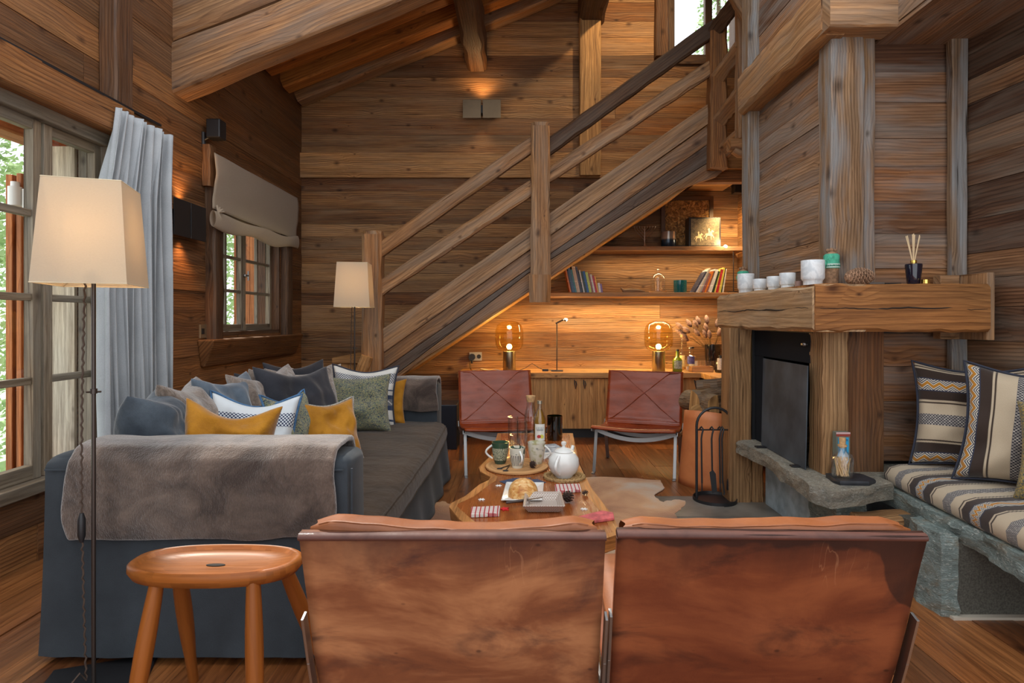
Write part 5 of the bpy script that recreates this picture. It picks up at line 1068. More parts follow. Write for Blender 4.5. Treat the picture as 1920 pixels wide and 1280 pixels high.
PCM = plain('pinecone_scales', lin(150, 116, 90), .8, var=.35, vs=90); PCD = plain('dark_pinecone', lin(66, 46, 38), .7, var=.4, vs=90)
pinecone('pine_cone', 'dark open pine cone right of the patterned dish', at(1065, 942)+V((0, 0, .024)), .045, .024, (.3, -.2, 1), PCD, 'small dark pine cones', 40); pinecone('pine_cone', 'tiny dark pine cone by the right edge near the checked napkin', at(1097, 928)+V((0, 0, .012)), .03, .012, (1, .2, .2), PCD, 'small dark pine cones', 24); pinecone('pine_cone', 'dark pine cone on the round board before the flowered mug', at(999, 877, ZC+.014)+V((0, 0, .017)), .036, .018, (.6, -.3, 1), PCD, 'small dark pine cones', 36)
# cowhide
hp = [(798, 948), (830, 943), (850, 950), (905, 925), (1000, 905), (1112, 897), (1180, 899), (1238, 904), (1246, 918), (1225, 932), (1243, 945), (1262, 940), (1284, 942), (1280, 956), (1262, 966), (1272, 978), (1300, 984), (1335, 982), (1345, 1000), (1290, 1040), (1180, 1060), (1050, 1090), (900, 1100), (800, 1060), (760, 1030), (788, 990)]
m = MB(); q = []
for i, a in enumerate(hp):
    b = hp[(i+1) % len(hp)]
    for k in range(4): t_ = k/4; p = PF(a[0]+(b[0]-a[0])*t_, a[1]+(b[1]-a[1])*t_); q.append(V((p.x+rnd(-.008, .008), p.y+rnd(-.01, .01), .0075)))
m.prism(q, (0, 0, .006)); n = NT('cowhide_hair'); o = n.obj(); a = n.noise(o, 1.5, 4, .55, .5); f = n.noise(n.vm('MULTIPLY', o, (1, .3, 1)), 180, 3)
c = n.ramp(a, [(.32, lin(196, 180, 160)), (.42, lin(196, 146, 98)), (.52, lin(168, 112, 66)), (.62, lin(128, 78, 44))]); n.bump(f, .5, .004)
tag(m.build('cowhide_rug', n.set(col=c, rough=.85, sheen=.4), loc=(.2, 2.9, 0)), 'brown and beige cowhide rug under the coffee table', 'rug')
# ================================================================ STOOL
t = thing('stool', 'oval saddle seated wooden stool with four round splayed legs', 'stool', (-.835, 1.62, 0))
m = MB(); sc_, sy_ = .232, .116; cxs, cys, zs = -.835, 1.62, .495
def seatr(a):
    x = cos(a); y = sin(a); return V((sc_*math.copysign(abs(x)**.85, x), sy_*math.copysign(abs(y)**.8, y)*(1.0 if y < 0 else .82), 0))
rings = []
for s, z in ((.0, -.042), (.80, -.042), (.95, -.036), (1.0, -.020), (.995, -.004), (.96, .002), (.90, .0), (.86, -.010), (.6, -.017), (.0, -.018)):
    rings.append([m.bm.verts.new(V((cxs, cys, zs+z))+seatr(2*pi*i/56)*max(s, .001)) for i in range(56)])
o_ = (1.1, .4)
for j in range(len(rings)-1):
    for i in range(56): m.face([rings[j][i], rings[j][(i+1) % 56], rings[j+1][(i+1) % 56], rings[j+1][i]], (1, 0, 0), o_, .5, .2)
m.build('seat', W_STOOL, t, smooth=60)
m = MB(); m.lathe([(0, 0), (1, 0), (1, .002), (0, .002)], n=28, M=Matrix.Translation((cxs, cys-.01, zs-.0175)) @ Matrix.Diagonal((.026, .008, 1, 1))); m.build('hand_hole', DARKGAP, t)
for (x0, y0, x1, y1) in ((-.12, -.075, -.18, -.125), (-.14, .05, -.205, .25), (.135, -.08, .165, -.13), (.16, .045, .24, .24)):
    m = MB(); a = V((cxs+x0, cys+y0, zs-.03)); b = V((cxs+x1, cys+y1, 0)); m.tube([a.lerp(b, i/8) for i in range(9)], .021, 16, rf=lambda q: .82+.30*sin(pi*min(1, q*1.25))-.1*q); m.build('leg', W_STOOL, t, smooth=60)
# ================================================================ LAMPS
SH = NT('linen_shade'); tr = SH.n('ShaderNodeBsdfTranslucent'); mx = SH.n('ShaderNodeMixShader'); df = SH.n('ShaderNodeBsdfDiffuse')
cc_ = SH.mix(SH.mr(SH.noise(SH.vm('MULTIPLY', SH.obj(), (1, 1, 4)), 200, 2), .3, .7, .12, 0), lin(214, 200, 178), lin(166, 148, 124)); SH.l(cc_, tr.inputs[0]); SH.l(cc_, df.inputs[0]); mx.inputs[0].default_value = .42; SH.l(df.outputs[0], mx.inputs[1]); SH.l(tr.outputs[0], mx.inputs[2]); SH.l(mx.outputs[0], SH.out.inputs[0]); SHADE = SH.m
BULB = emis('warm_bulb', (1, .72, .40), 30); IRON = plain('dark_iron', lin(74, 66, 62), .35, .7)
def floor_lamp(label, x, y, rz, wb, wt, h, zb, energy, plate=(.15, .13)):
    t = thing('floor_lamp', label, 'lamp', (x, y, 0), rz, 'floor lamps'); M = MW[t.name]
    m = MB(); m.box(-plate[0], plate[0], -plate[1], plate[1], 0, .010, M=M); m.build('base', BLACK, t, bevel=.002)
    m = MB(); m.tube([M @ V((0, 0, .008)), M @ V((0, 0, zb+h*.55))], .0062, 10); m.tube([M @ V((0, 0, .92)), M @ V((0, 0, .935))], .010, 10); m.tube([M @ V((-.02, 0, .925)), M @ V((.02, 0, .925))], .003, 6); m.build('pole', IRON, t, smooth=60)
    m = MB(); a, b = wb/2, wt/2
    lo = [V((-a, -a, zb)), V((a, -a, zb)), V((a, a, zb)), V((-a, a, zb))]; hi = [V((-b, -b, zb+h)), V((b, -b, zb+h)), V((b, b, zb+h)), V((-b, b, zb+h))]
    for k in range(4):
        q = (k+1) % 4; vs = [m.bm.verts.new(M @ p) for p in (lo[k], lo[q], hi[q], hi[k])]; m.face(vs, (0, 0, 1))
    m.build('lamp_shade', SHADE, t, solid=.0012)
    SM = plain('shade_seam_'+str(x), lin(206, 190, 160), .8)
    for L in (lo, hi): m = MB(); m.tube([M @ p for p in L], .002, 5, closed=True); m.build('shade_rim', SM, t)
    m = MB(); m.tube([M @ lo[3], M @ V((0, 0, zb+.07)), M @ lo[2]], .0018, 5); m.build('shade_wire', SM, t)
    m = MB(); m.ball(M @ V((0, 0, zb+h*.52)), .028, 16, 10); m.build('bulb', BULB, t, smooth=90)
    m = MB(); q = []
    for i in range(120):
        f = i/119; z = zb+.12-(zb+.09)*f; q.append(M @ V((-.018+.0026*sin(i*2.4)-.012*sin(f*pi), -.006+.0026*cos(i*2.4), z)))
    q += [M @ V((-.03, -.02, .06)), M @ V((-.07, -.07, .015)), M @ V((-.12, -.12, .013))]
    m.tube(q, .003, 6); m.build('cord', plain('twisted_cord_'+str(x), lin(70, 54, 44), .8), t, smooth=60)
    m = MB(); m.tube([M @ V((-.03, -.006, z)) for z in (.46, .48, .50, .53, .55)], .011, 10, rf=lambda f: (.5, 1, 1, 1, .5)[min(4, int(f*4.01))]); m.build('switch', BLACK, t, smooth=60)
    l = light('POINT', 'lamp_light', M @ V((0, 0, zb+h*.52)), energy, (1, .70, .42), .03); return t
floor_lamp('tall floor lamp with square linen shade standing before the near arm of the sofa', -1.337, 1.84, R(19), .242, .202, .312, 1.26, 3.6)
floor_lamp('small looking floor lamp with lit square linen shade beside the foot of the stairs', -1.33, 4.72, R(6), .275, .235, .35, 1.255, 11, (.12, .12))
def table_lamp(x, y, label):
    t = thing('table_lamp', label, 'lamp', (x, y, ZT), 0, 'amber glass table lamps'); c = V((x, y, ZT))
    m = MB(); m.lathe([(0, .0), (.062, .0), (.064, .003), (.061, .20), (.045, .202), (0, .202)], c, 40); m.build('base', BRASS, t, smooth=40)
    m = MB(); m.lathe([(.058, .20), (.075, .205), (.112, .222), (.135, .26), (.139, .33), (.137, .40), (.12, .455), (.085, .485), (.04, .495), (0, .496)], c, 48); m.build('glass_shade', AMBER, t, smooth=90)
    m = MB(); m.lathe([(0, .20), (.02, .20), (.02, .22), (.012, .224), (0, .224)], c, 16); m.build('socket', BRASS, t, smooth=40)
    m = MB(); m.ball(c+V((0, 0, .245)), .026, 16, 10); m.build('bulb', emis('table_bulb_%.1f' % x, (1, .66, .28), 40), t, smooth=90)
    light('POINT', 'table_lamp_light', c+V((0, 0, .29)), TLAMP, (1, .70, .36), .035)
    return t
table_lamp(-.105, 5.76, 'amber glass dome lamp on a brass cylinder, behind the left far chair'); table_lamp(1.36, 5.76, 'amber glass dome lamp on a brass cylinder, behind the right far chair near the bottles')
m = MB(); q = [(-.17, 5.78), (-.25, 5.8), (-.33, 5.74), (-.40, 5.82), (-.30, 5.86), (-.38, 5.88), (-.47, 5.82), (-.50, 5.9)]; m.tube([V((x, y, ZT+.006+.014*(i % 2))) for i, (x, y) in enumerate(q)], .0035, 6); m.tube([V((-.50, 5.9, ZT+.01)), V((-.52, 6.05, .70)), V((-.50, 6.12, .76))], .0035, 6)
tag(m.build('lamp_cable', BRASS, smooth=60, loc=(-.3, 5.8, ZT)), 'brassy tangled cable left of the left table lamp', 'cable')
m = MB(); m.tube([V((-.03, 5.76, ZT+.006)), V((.05, 5.80, ZT+.03)), V((.12, 5.84, ZT+.075)), V((.19, 5.82, ZT+.03)), V((.24, 5.80, ZT+.012)), V((.36, 5.80, ZT+.012))], .003, 6); m.box(.22, .28, 5.79, 5.81, ZT+.001, ZT+.022)
tag(m.build('lamp_cable', BLACK, smooth=40, loc=(.1, 5.8, ZT)), 'black cable with inline switch right of the left table lamp', 'cable')
def reading_lamp(x, y, z, h, label, dirx, e):
    t = thing('reading_lamp', label, 'lamp', (x, y, z), 0, 'thin reading lamps'); c = V((x, y, z))
    m = MB(); m.box(x-.058, x+.058, y-.04, y+.04, z, z+.012); m.build('base', IRON, t, bevel=.002)
    m = MB(); m.tube([c+V((0, 0, .01)), c+V((0, 0, h))], .0055, 8); m.build('pole', IRON, t, smooth=60)
    m = MB(); hd = c+V((dirx*.085, -.02, h+.035)); m.tube([c+V((-dirx*.012, 0, h-.004)), c+V((dirx*.03, 0, h+.018)), hd-V((dirx*.02, 0, .0))], .0065, 8, rf=lambda q: 1+.5*q); m.lathe([(.008, -.02), (.022, 0), (.020, 0), (.008, -.016)], (0, 0, 0), 16, Matrix.Translation(hd) @ Matrix.Rotation(R(70*dirx), 4, 'Y')); m.build('head', IRON, t, smooth=60)
    m = MB(); m.ball(hd+V((dirx*.004, -.004, 0)), .013 if dirx > 0 else .02, 12, 8); m.build('bulb', emis('led_%.1f' % x, (1, .86, .66), 45), t, smooth=90)
    return hd
reading_lamp(.365, 5.80, ZT, .475, 'thin dark reading lamp on the counter between the two chairs', 1, 1)
hd = reading_lamp(2.14, 5.88, ZD, .42, 'thin dark reading lamp on the lower shelf with its head above the upper shelf edge', -1, 1)
# sconces and small wall devices
def sconce(label, horizontal, c):
    c = V(c); t = thing('wall_sconce', label, 'lamp', c, 0, 'two plate wall sconces')
    for s in (-1, 1):
        m = MB()
        if horizontal: m.box(c.x+s*.103-.094, c.x+s*.103+.094, c.y-.085, c.y-.078, c.z-.095, c.z+.095); 
        else: m.box(c.x+.078, c.x+.085, c.y+s*.098-.093, c.y+s*.098+.093, c.z-.12, c.z+.12)
        m.build('plate', BRONZE if horizontal else BLACK, t, bevel=.002)
    m = MB()
    if horizontal: m.box(c.x-.17, c.x+.17, c.y-.078, c.y, c.z-.04, c.z+.04)
    else: m.box(c.x, c.x+.078, c.y-.16, c.y+.16, c.z-.05, c.z+.05)
    m.build('wall_box', BLACK, t)
sconce('bronze two plate wall sconce high on the back wall', True, (-.395, YB-.02, 3.335)); sconce('black two plate wall sconce between the curtain and the small window', False, (XL, 3.95, 1.82))
for lb, c, d in (('small black speaker on the window wall above the blind', (XL+.10, 4.25, 2.46), (1, -.3)), ('small black speaker high in the corner of the shelf niche', (2.19, 5.9, 2.42), (-1, -.4))):
    t = thing('wall_speaker', lb, 'speaker', c, 0, 'small wall speakers'); c = V(c); m = MB(); m.box(c.x-.05, c.x+.05, c.y-.05, c.y+.05, c.z, c.z+.135); m.build('cabinet_box', BLACK, t, bevel=.008)
    m = MB(); w_ = XL if d[0] > 0 else XR-.02; m.tube([V((w_, c.y, c.z-.01)), V((c.x-d[0]*.04, c.y, c.z+.02))], .010, 8); m.tube([V((w_+d[0]*.006, c.y, c.z-.06)), V((w_+d[0]*.006, c.y, c.z+.05))], .018, 8); m.build('bracket', BLACK, t, smooth=50)
t = thing('wall_socket', 'grey double wall socket with black adapter above the left end of the counter', 'socket', (-.49, YB-.02, .75)); 
m = MB(); m.box(-.53, -.40, YB-.03, YB-.018, .725, .815); m.build('plate', plain('grey_plastic', lin(150, 148, 144), .4), t, bevel=.002); m = MB(); m.tube([V((-.50, YB-.09, .765)), V((-.50, YB-.03, .765))], .034, 16); m.tube([V((-.50, YB-.07, .73)), V((-.50, YB-.07, .70))], .01, 8); m.build('adapter', BLACK, t, smooth=50); m = MB(); m.tube([V((-.43, YB-.034, .77)), V((-.43, YB-.028, .77))], .022, 16); m.build('outlet', BLKMAT, t, smooth=50)
t = thing('light_switch', 'bronze light switch on the window wall beside the small window', 'switch', (XL, 4.28, 1.06)); m = MB(); m.box(XL, XL+.012, 4.20, 4.30, 1.02, 1.12); m.build('plate', BRONZE, t, bevel=.002); m = MB(); m.box(XL+.012, XL+.018, 4.215, 4.245, 1.05, 1.09); m.build('rocker', BLACK, t)
t = thing('curtain_rail', 'black metal curtain rail above the big window', 'curtain rail', (XL+.09, 2.4, 2.34)); m = MB(); m.box(XL+.08, XL+.10, 1.0, 3.60, 2.335, 2.35, 'y'); m.build('rail', BLACK, t)
m = MB(); m.box(XL, XL+.08, 2.62, 2.66, 2.33, 2.35); m.box(XL, XL+.008, 2.60, 2.68, 2.31, 2.37); m.build('bracket', BLACK, t, bevel=.002)
# curtain
CUR = fabric('blue_grey_linen', lin(164, 168, 172), lin(182, 185, 188), 4, 260, .15, .3, .9, .1)
m = MB()
def curt(u, v):
    z = 2.30-2.25*v; k = min(1, v*6); y0 = 3.17-.12*min(1, v*5)+.10*max(0, v-.45); y1 = 3.66-.07*min(1, v*6)+.10*v
    ph = u*2*pi*8.5+.5*sin(v*3); amp = .020+.024*k; return V((XL+.115+amp*sin(ph)+.012*sin(ph*.37+v*4)-.02*v, y0+(y1-y0)*u+.010*cos(ph)*k+.006*sin(2.3*ph+v*5), z))
m.grid(curt, 230, 50, uvs=(1.6, 2.2)); CO_ = m.build('curtain', CUR, smooth=180, solid=.003, loc=(XL+.1, 3.45, .05)); tag(CO_, 'gathered blue grey linen curtain at the right of the big window', 'curtain')
# roman blind
LIN = NT('pale_linen_blind'); LIN.set(col=LIN.mix(LIN.mr(LIN.noise(LIN.vm('MULTIPLY', LIN.obj(), (1, 1, 3)), 160, 3), .3, .7), lin(196, 176, 152), lin(220, 204, 182)), rough=.9, sheen=.2)
lt = LIN.n('ShaderNodeBsdfTranslucent'); lt.inputs[0].default_value = (*lin(200, 180, 150), 1); lm = LIN.n('ShaderNodeMixShader'); lm.inputs[0].default_value = .5; LIN.l(LIN.b.outputs[0], lm.inputs[1]); LIN.l(lt.outputs[0], lm.inputs[2]); LIN.l(lm.outputs[0], LIN.out.inputs[0])
t = thing('roman_blind', 'pale linen roman blind half drawn over the small window', 'blind', (XL+.09, 5.0, 2.35))
def blf(u, v):
    y = 4.22+1.58*u; z = 2.355-.40*v-.0*u; x = XL+.10+.012*sin(v*5)+.006*noise.noise(V((u*5, v*4, 0))); return V((x, y, z-.01*sin(u*pi)*v))
m = MB(); m.grid(blf, 40, 20); m.build('linen_panel', LIN.m, t, smooth=180, solid=.003)
def blr(u, v):
    y = 4.20+1.60*u; sag = .045*sin(pi*min(1, max(0, (u-.02)/.96)))*(1 if u < .5 else 1)+.02*sin(u*11); a = v*2*pi; r = .058+.010*sin(u*13)
    return V((XL+.100+.022*cos(a)*(1+.2*sin(u*17)), y, 1.880+.03*u-sag*.5+r*sin(a)))
m = MB(); m.grid(blr, 50, 24); m.build('gathered_fold', LIN.m, t, smooth=180)
m = MB()
for i in range(5): m.tube([V((XL+.10+.01*i, 4.26+.02*(i % 3), 1.98-.01*i)), V((XL+.12, 4.24, 1.93)), V((XL+.10+.006*i, 4.27, 1.84+.01*i))], .008, 6)
m.build('cord_bundle', LIN.m, t, smooth=60)
# ================================================================ SHELF CONTENTS
BC = dict(o=(204, 116, 40), b=(60, 96, 128), t=(60, 128, 136), c=(196, 176, 150), g=(90, 110, 84), n=(52, 56, 76), w=(206, 204, 200), p=(196, 90, 110), B=(30, 88, 150), y=(206, 190, 90), r=(176, 40, 52), v=(120, 96, 150), k=(40, 60, 44), m=(140, 90, 84), G=(150, 150, 156), Y=(226, 160, 50), l=(176, 196, 90))
_bm = {}
def bookmat(k):
    if k not in _bm:
        n = NT('book_cover_'+k if k.islower() else 'book_cover_bold_'+k.lower()); o = n.obj(); a = n.noise(n.vm('MULTIPLY', o, (60, 8, 38)), 1, 2, .6); c = lin(*BC[k])
        _bm[k] = n.set(col=n.mix(n.m_('GREATER_THAN', a, .62), c, tuple(min(1, x*1.9+.05) for x in c)), rough=.45)
    return _bm[k]
PAGES = plain('book_pages', lin(214, 204, 184), .9)
def book(x, th, h, dep, lean, k, label, group, z=ZD, yf=5.86, name='book'):
    """upright book with spine to the room; lean>0 tips to the right"""
    t = thing(name, label, 'book', (x, yf, z), 0, group); M = Matrix.Translation(V((x, yf, z))) @ Matrix.Rotation(R(lean), 4, 'Y')
    if lean < 0: M = M @ Matrix.Translation(V((0, 0, 0)))
    lift = th*sin(R(abs(lean))); M = Matrix.Translation(V((0, 0, lift if lean > 0 else 0))) @ M
    m = MB(); m.box(0, th, 0, .004, 0, h, 'z', M=M); m.box(0, .002, .004, dep, 0, h, 'z', M=M); m.box(th-.002, th, .004, dep, 0, h, 'z', M=M); m.build('cover', bookmat(k), t)
    m = MB(); m.box(.002, th-.002, .004, dep-.004, .003, h-.003, 'z', M=M); m.build('pages', PAGES, t); return t
G = 'books leaning left on the lower shelf'; x = .50
L = [('o', .013, .26, 'thin orange book at the left end of the row'), ('n', .010, .24, 'thin navy book beside the orange one'), ('b', .024, .285, 'wide blue grey book near the left end'), ('t', .016, .255, 'teal book next to the blue grey one'), ('c', .010, .30, 'thin cream book, the tallest of the left group'), ('c', .020, .29, 'wide beige book in the left group'), ('n', .020, .285, 'dark purple grey book in the left group'), ('k', .008, .22, 'thin dark green book in the left group'), ('w', .012, .25, 'thin white book with a pink top in the left group'), ('k', .018, .235, 'dark green book in the middle of the left group'), ('B', .022, .235, 'blue book with a pink top in the left group'), ('l', .024, .225, 'lime green patterned book in the left group'), ('m', .016, .21, 'dusty red lettered book in the left group'), ('w', .016, .20, 'short white book in the left group'), ('r', .018, .185, 'short red book in the left group'), ('Y', .012, .185, 'short yellow book in the left group'), ('w', .022, .105, 'small white paperback, second from the right of the left group'), ('v', .016, .095, 'small violet paperback at the right end of the left group')]
for k, th, h, lb in L:
    book(x, th, h*.92, .17, -12 if h > .12 else -9, k, lb, G); x += th/cos(R(12))+.0015
G = 'books leaning right on the lower shelf'; x = 1.74
L = [('n', .014, .25, 'thin dark book at the left end of the right group'), ('w', .016, .27, 'white book second in the right group'), ('c', .012, .285, 'thin cream book leaning out tallest on the right'), ('G', .016, .22, 'pale grey book in the right group'), ('m', .024, .21, 'reddish brown book in the right group'), ('o', .016, .235, 'tan orange book in the right group'), ('m', .014, .24, 'rust coloured book in the right group'), ('w', .036, .25, 'thick pale grey volume in the right group'), ('k', .020, .23, 'black green book in the right group'), ('y', .012, .25, 'thin olive book in the right group'), ('r', .026, .25, 'dark red book with white lettering on the spine'), ('y', .022, .265, 'pale yellow book right of the red one'), ('k', .010, .26, 'thin dark book near the lamp'), ('w', .014, .25, 'thin white book near the lamp')]
for i, (k, th, h, lb) in enumerate(L):
    ln = 30-1.7*i; book(x, th, h*.95, .17, ln, k, lb, G); x += th/cos(R(ln))+.002
def txt(s, size, mat, name, parent, M, sp=1.):
    cu = bpy.data.curves.new(name, 'FONT'); cu.body = s; cu.size = size; cu.extrude = .0004; cu.align_x = 'CENTER'; cu.align_y = 'CENTER'; cu.space_character = sp
    tmp = bpy.data.objects.new(name, cu); COL.objects.link(tmp); dg = bpy.context.evaluated_depsgraph_get(); me = bpy.data.meshes.new_from_object(tmp.evaluated_get(dg)); bpy.data.objects.remove(tmp)
    me.transform((MW[parent.name].inverted() if parent.name in MW else Matrix()) @ M); me.materials.clear(); me.materials.append(mat); o = bpy.data.objects.new(name, me); COL.objects.link(o); o.parent = parent; return o
def onz(px, py, Y): return P(px, py, Y)
# menorah
c = V((1.26, 5.93, ZU)); t = thing('menorah', 'thin silver nine branched menorah on the upper shelf', 'menorah', c)
SIL = plain('aged_silver', lin(176, 160, 146), .3, .9)
m = MB(); m.lathe([(0, 0), (.042, 0), (.04, .006), (.015, .016), (.008, .04), (.006, .05), (0, .05)], c, 24); m.build('foot', SIL, t, smooth=50)
m = MB(); m.tube([c+V((0, 0, .03)), c+V((0, 0, .205))], .0045, 8); m.build('stem', SIL, t, smooth=60)
m = MB()
for k in range(1, 5):
    for s in (-1, 1): w_ = .026*k; m.tube([c+V((0, 0, .205-.034*k)), c+V((s*w_*.92, 0, .205-.034*k+w_*1.05*.95)), c+V((s*w_, 0, .198))], .003, 6)
m.build('branch', SIL, t, smooth=60)
m = MB()
for k in range(-4, 5): m.lathe([(0, .0), (.005, .0), (.010, .014), (.008, .014), (0, .004)], c+V((.026*k, 0, .198)), 12)
m.build('candle_cup', SIL, t, smooth=60)
n = NT('banded_dark_glaze'); s = n.sep(n.obj()); VG = n.set(col=n.ramp(n.m_('MULTIPLY', s[2], 6.), [(0, lin(30, 44, 60)), (.42, lin(44, 56, 68)), (.52, lin(150, 136, 122)), (1, lin(120, 108, 100))]), rough=.2, metal=.4)
c = V((1.50, 5.93, ZU)); m = MB(); m.lathe([(0, 0), (.066, 0), (.074, .01), (.076, .08), (.073, .155), (.069, .155), (.069, .02), (0, .02)], c, 32); tag(m.build('pot', VG, smooth=50, loc=c), 'round dark blue and bronze glazed pot on the upper shelf', 'pot')
t = thing('picture_frame', 'large bronze framed textured relief leaning on the back wall of the niche', 'picture', (1.74, 6.05, ZU)); x0, x1, z0, z1 = 1.46, 2.0, ZU, ZU+.545
m = MB(); y = 6.06
m.box(x0, x0+.04, y, y+.03, z0, z1, 'z'); m.box(x1-.04, x1, y, y+.03, z0, z1, 'z'); m.box(x0+.04, x1-.04, y, y+.03, z1-.04, z1, 'x'); m.box(x0+.04, x1-.04, y, y+.03, z0, z0+.04, 'x'); m.build('frame', plain('dark_wood_frame', lin(84, 58, 36), .5), t, bevel=.003)
n = NT('hammered_bronze_relief'); a = n.noise(n.obj(), 30, 5, .7, 1.2); RL = n.set(col=n.ramp(a, [(.35, lin(70, 46, 22)), (.5, lin(150, 104, 48)), (.65, lin(206, 160, 90))]), rough=.4, metal=.3); n.bump(a, 1., .01)
m = MB(); m.grid(lambda u, v: V((x0+.04+(x1-x0-.08)*u, y+.016-.008*noise.noise(V((u*16, v*16, 2))), z0+.04+(z1-z0-.08)*v)), 50, 50); m.build('relief', RL, t, smooth=180)
t = thing('box', 'dark square box with two small pale horse riders on its front, upper shelf', 'box', (1.87, 5.9, ZU)); x0, x1 = 1.70, 2.02
m = MB(); m.box(x0, x1, 5.90, 6.04, ZU, ZU+.30); m.build('body', plain('black_lacquer', lin(34, 34, 38), .4), t, bevel=.003)
n = NT('stone_inlay'); a = n.noise(n.obj(), 40, 5, .7, 1.); m = MB(); m.box(x0+.018, x1-.018, 5.895, 5.902, ZU+.015, ZU+.285); m.build('front_panel', n.set(col=n.ramp(a, [(.35, lin(62, 56, 44)), (.65, lin(128, 112, 84))]), rough=.5), t)
m = MB(); CRM = plain('cream_inlay', lin(220, 196, 150), .6)
horse = ((-2.0, 1.9), (-1.6, 2.5), (-.2, 2.6), (.6, 3.3), (.9, 4.0), (1.3, 3.9), (1.9, 3.2), (1.7, 3.0), (1.2, 3.2), (1.0, 2.4), (1.5, 1.6), (1.9, .6), (1.7, .5), (1.2, 1.4), (.8, 1.6), (.7, .0), (.5, .0), (.4, 1.6), (-.9, 1.6), (-1.5, .6), (-1.2, .0), (-1.4, .0), (-1.8, .7), (-1.4, 1.9), (-1.7, 2.1), (-2.3, 1.0), (-2.5, 1.1))
for ox, oz, k in ((1.80, .055, .021), (1.905, .075, .024)):
    m.prism([V((ox+a*k, 5.894, ZU+oz+b_*k)) for a, b_ in horse], (0, -.001, 0))
    m.prism([V((ox+a*k, 5.894, ZU+oz+b_*k)) for a, b_ in ((-.6, 2.5), (-.5, 3.8), (-.7, 4.1), (-.5, 4.7), (0, 4.7), (.1, 4.1), (.0, 3.6), (.6, 3.2), (.5, 3.0), (.0, 3.1), (.1, 2.5))], (0, -.001, 0))
m.build('rider_motif', CRM, t)
# lower shelf curiosities
c = V((1.02, 5.93, ZD)); m = MB(); m.tube([c+V((0, 0, .05)), c+V((.03, 0, .02)), c+V((.10, .01, .022)), c+V((.17, 0, .02)), c+V((.24, -.01, .012))], .02, 8, rf=lambda q: .35+.9*sin(pi*q)); tag(m.build('driftwood', W_BARK, smooth=50, loc=c), 'low piece of driftwood on the lower shelf beside the books', 'driftwood')
c = V((1.395, 5.93, ZD)); t = thing('glass_cloche', 'glass dome on a wooden base with small dried stems inside', 'glass dome', c)
m = MB(); m.lathe([(0, 0), (.09, 0), (.092, .004), (.09, .018), (0, .018)], c, 36); m.build('base', W_BOARD, t, smooth=40)
m = MB(); m.lathe([(.074, .018), (.074, .14), (.062, .175), (.03, .20), (.012, .205), (.012, .212), (.02, .225), (.012, .24), (0, .242)], c, 36); m.build('dome', GLASS, t, smooth=60)
m = MB(); [m.tube([c+V((dx, 0, .02)), c+V((dx*1.1, 0, .12))], .009, 7) for dx in (-.02, .0, .022)]; m.ball(c+V((-.01, 0, .15)), .018, 10, 6); m.ball(c+V((.03, 0, .04)), .016, 10, 6); m.build('dried_stems', CORK, t, smooth=60)
n = NT('teal_dotted_glaze'); d = n.vor(n.obj(), 60); TL = n.set(col=n.mix(n.mr(d, .1, .16, 1, 0), lin(20, 96, 98), lin(90, 160, 160)), rough=.15, coat=.4)
c = V((1.61, 5.90, ZD)); m = MB(); m.lathe([(0, 0), (.058, 0), (.064, .01), (.066, .125), (.062, .125), (.06, .02), (0, .02)], c, 32); tag(m.build('candle_pot', TL, smooth=50, loc=c), 'teal glazed dotted candle pot on the lower shelf', 'pot')
# ---------------------------------------------------------------- counter: bottles, vase, glasses
def bott(x, y, r, h, neck, g, label, fill=None, cap=None, lab=None, sq=False):
    c = V((x, y, ZT)); t = thing('bottle', label, 'bottle', c, 0, 'bottles on the counter'); hb = h*neck
    m = MB(); m.lathe([(0, .002), (r*.95, .002), (r, .01), (r, hb), (r*.8, hb+h*.08), (r*.34, hb+h*.17), (r*.30, h*.93), (r*.36, h*.935), (r*.36, h*.96)], c, 4 if sq else 28); m.build('body', g, t, smooth=50)
    if fill:
        m = MB(); m.lathe([(0, .008), (r*.9, .008), (r*.9, hb*fill[1]), (0, hb*fill[1])], c, 4 if sq else 24); m.build('contents', fill[0], t, smooth=50)
    m = MB(); m.lathe([(0, h*.93), (r*.38, h*.93), (r*.38, h), (0, h)], c, 16); m.build('cap', cap or BLACK, t, smooth=40)
    if lab:
        m = MB(); m.grid(lambda u, v: c+V(((r+.001)*sin((u-.5)*1.9), -(r+.001)*cos((u-.5)*1.9), h*(lab[0]+(lab[1]-lab[0])*v))), 10, 1); m.build('label', lab[2], t, smooth=60)
OLIVE = plain('olive_glass', lin(96, 110, 20), .12, coat=.5); DKB = plain('near_black_glass', (.01, .008, .008), .12, coat=.5); BRN = plain('rum_amber', lin(150, 66, 24), .15, coat=.3); GOLDL = plain('golden_spirit', lin(206, 160, 80), .2); LBG = plain('grey_label', lin(150, 156, 140), .7, var=.4, vs=70); LBW = plain('white_label', lin(214, 206, 196), .7, var=.15, vs=80); LBY = plain('cream_label', lin(216, 196, 140), .7, var=.15, vs=80)
bott(1.545, 5.76, .048, .218, .50, OLIVE, 'squat olive green bottle leftmost beside the amber lamp', lab=(.14, .50, LBG)); bott(1.635, 5.93, .030, .36, .42, GLASS, 'slim tall clear bottle with a cream label behind the squat green one', (GOLDL, .9), CORK, (.1, .42, LBY)); bott(1.70, 5.86, .044, .235, .45, GLASS, 'clear bottle with a violet blue print', (plain('clear_spirit', lin(150, 140, 150), .1), .4), STEEL, (.3, .62, plain('violet_print', lin(80, 80, 140), .5, var=.4, vs=60)))
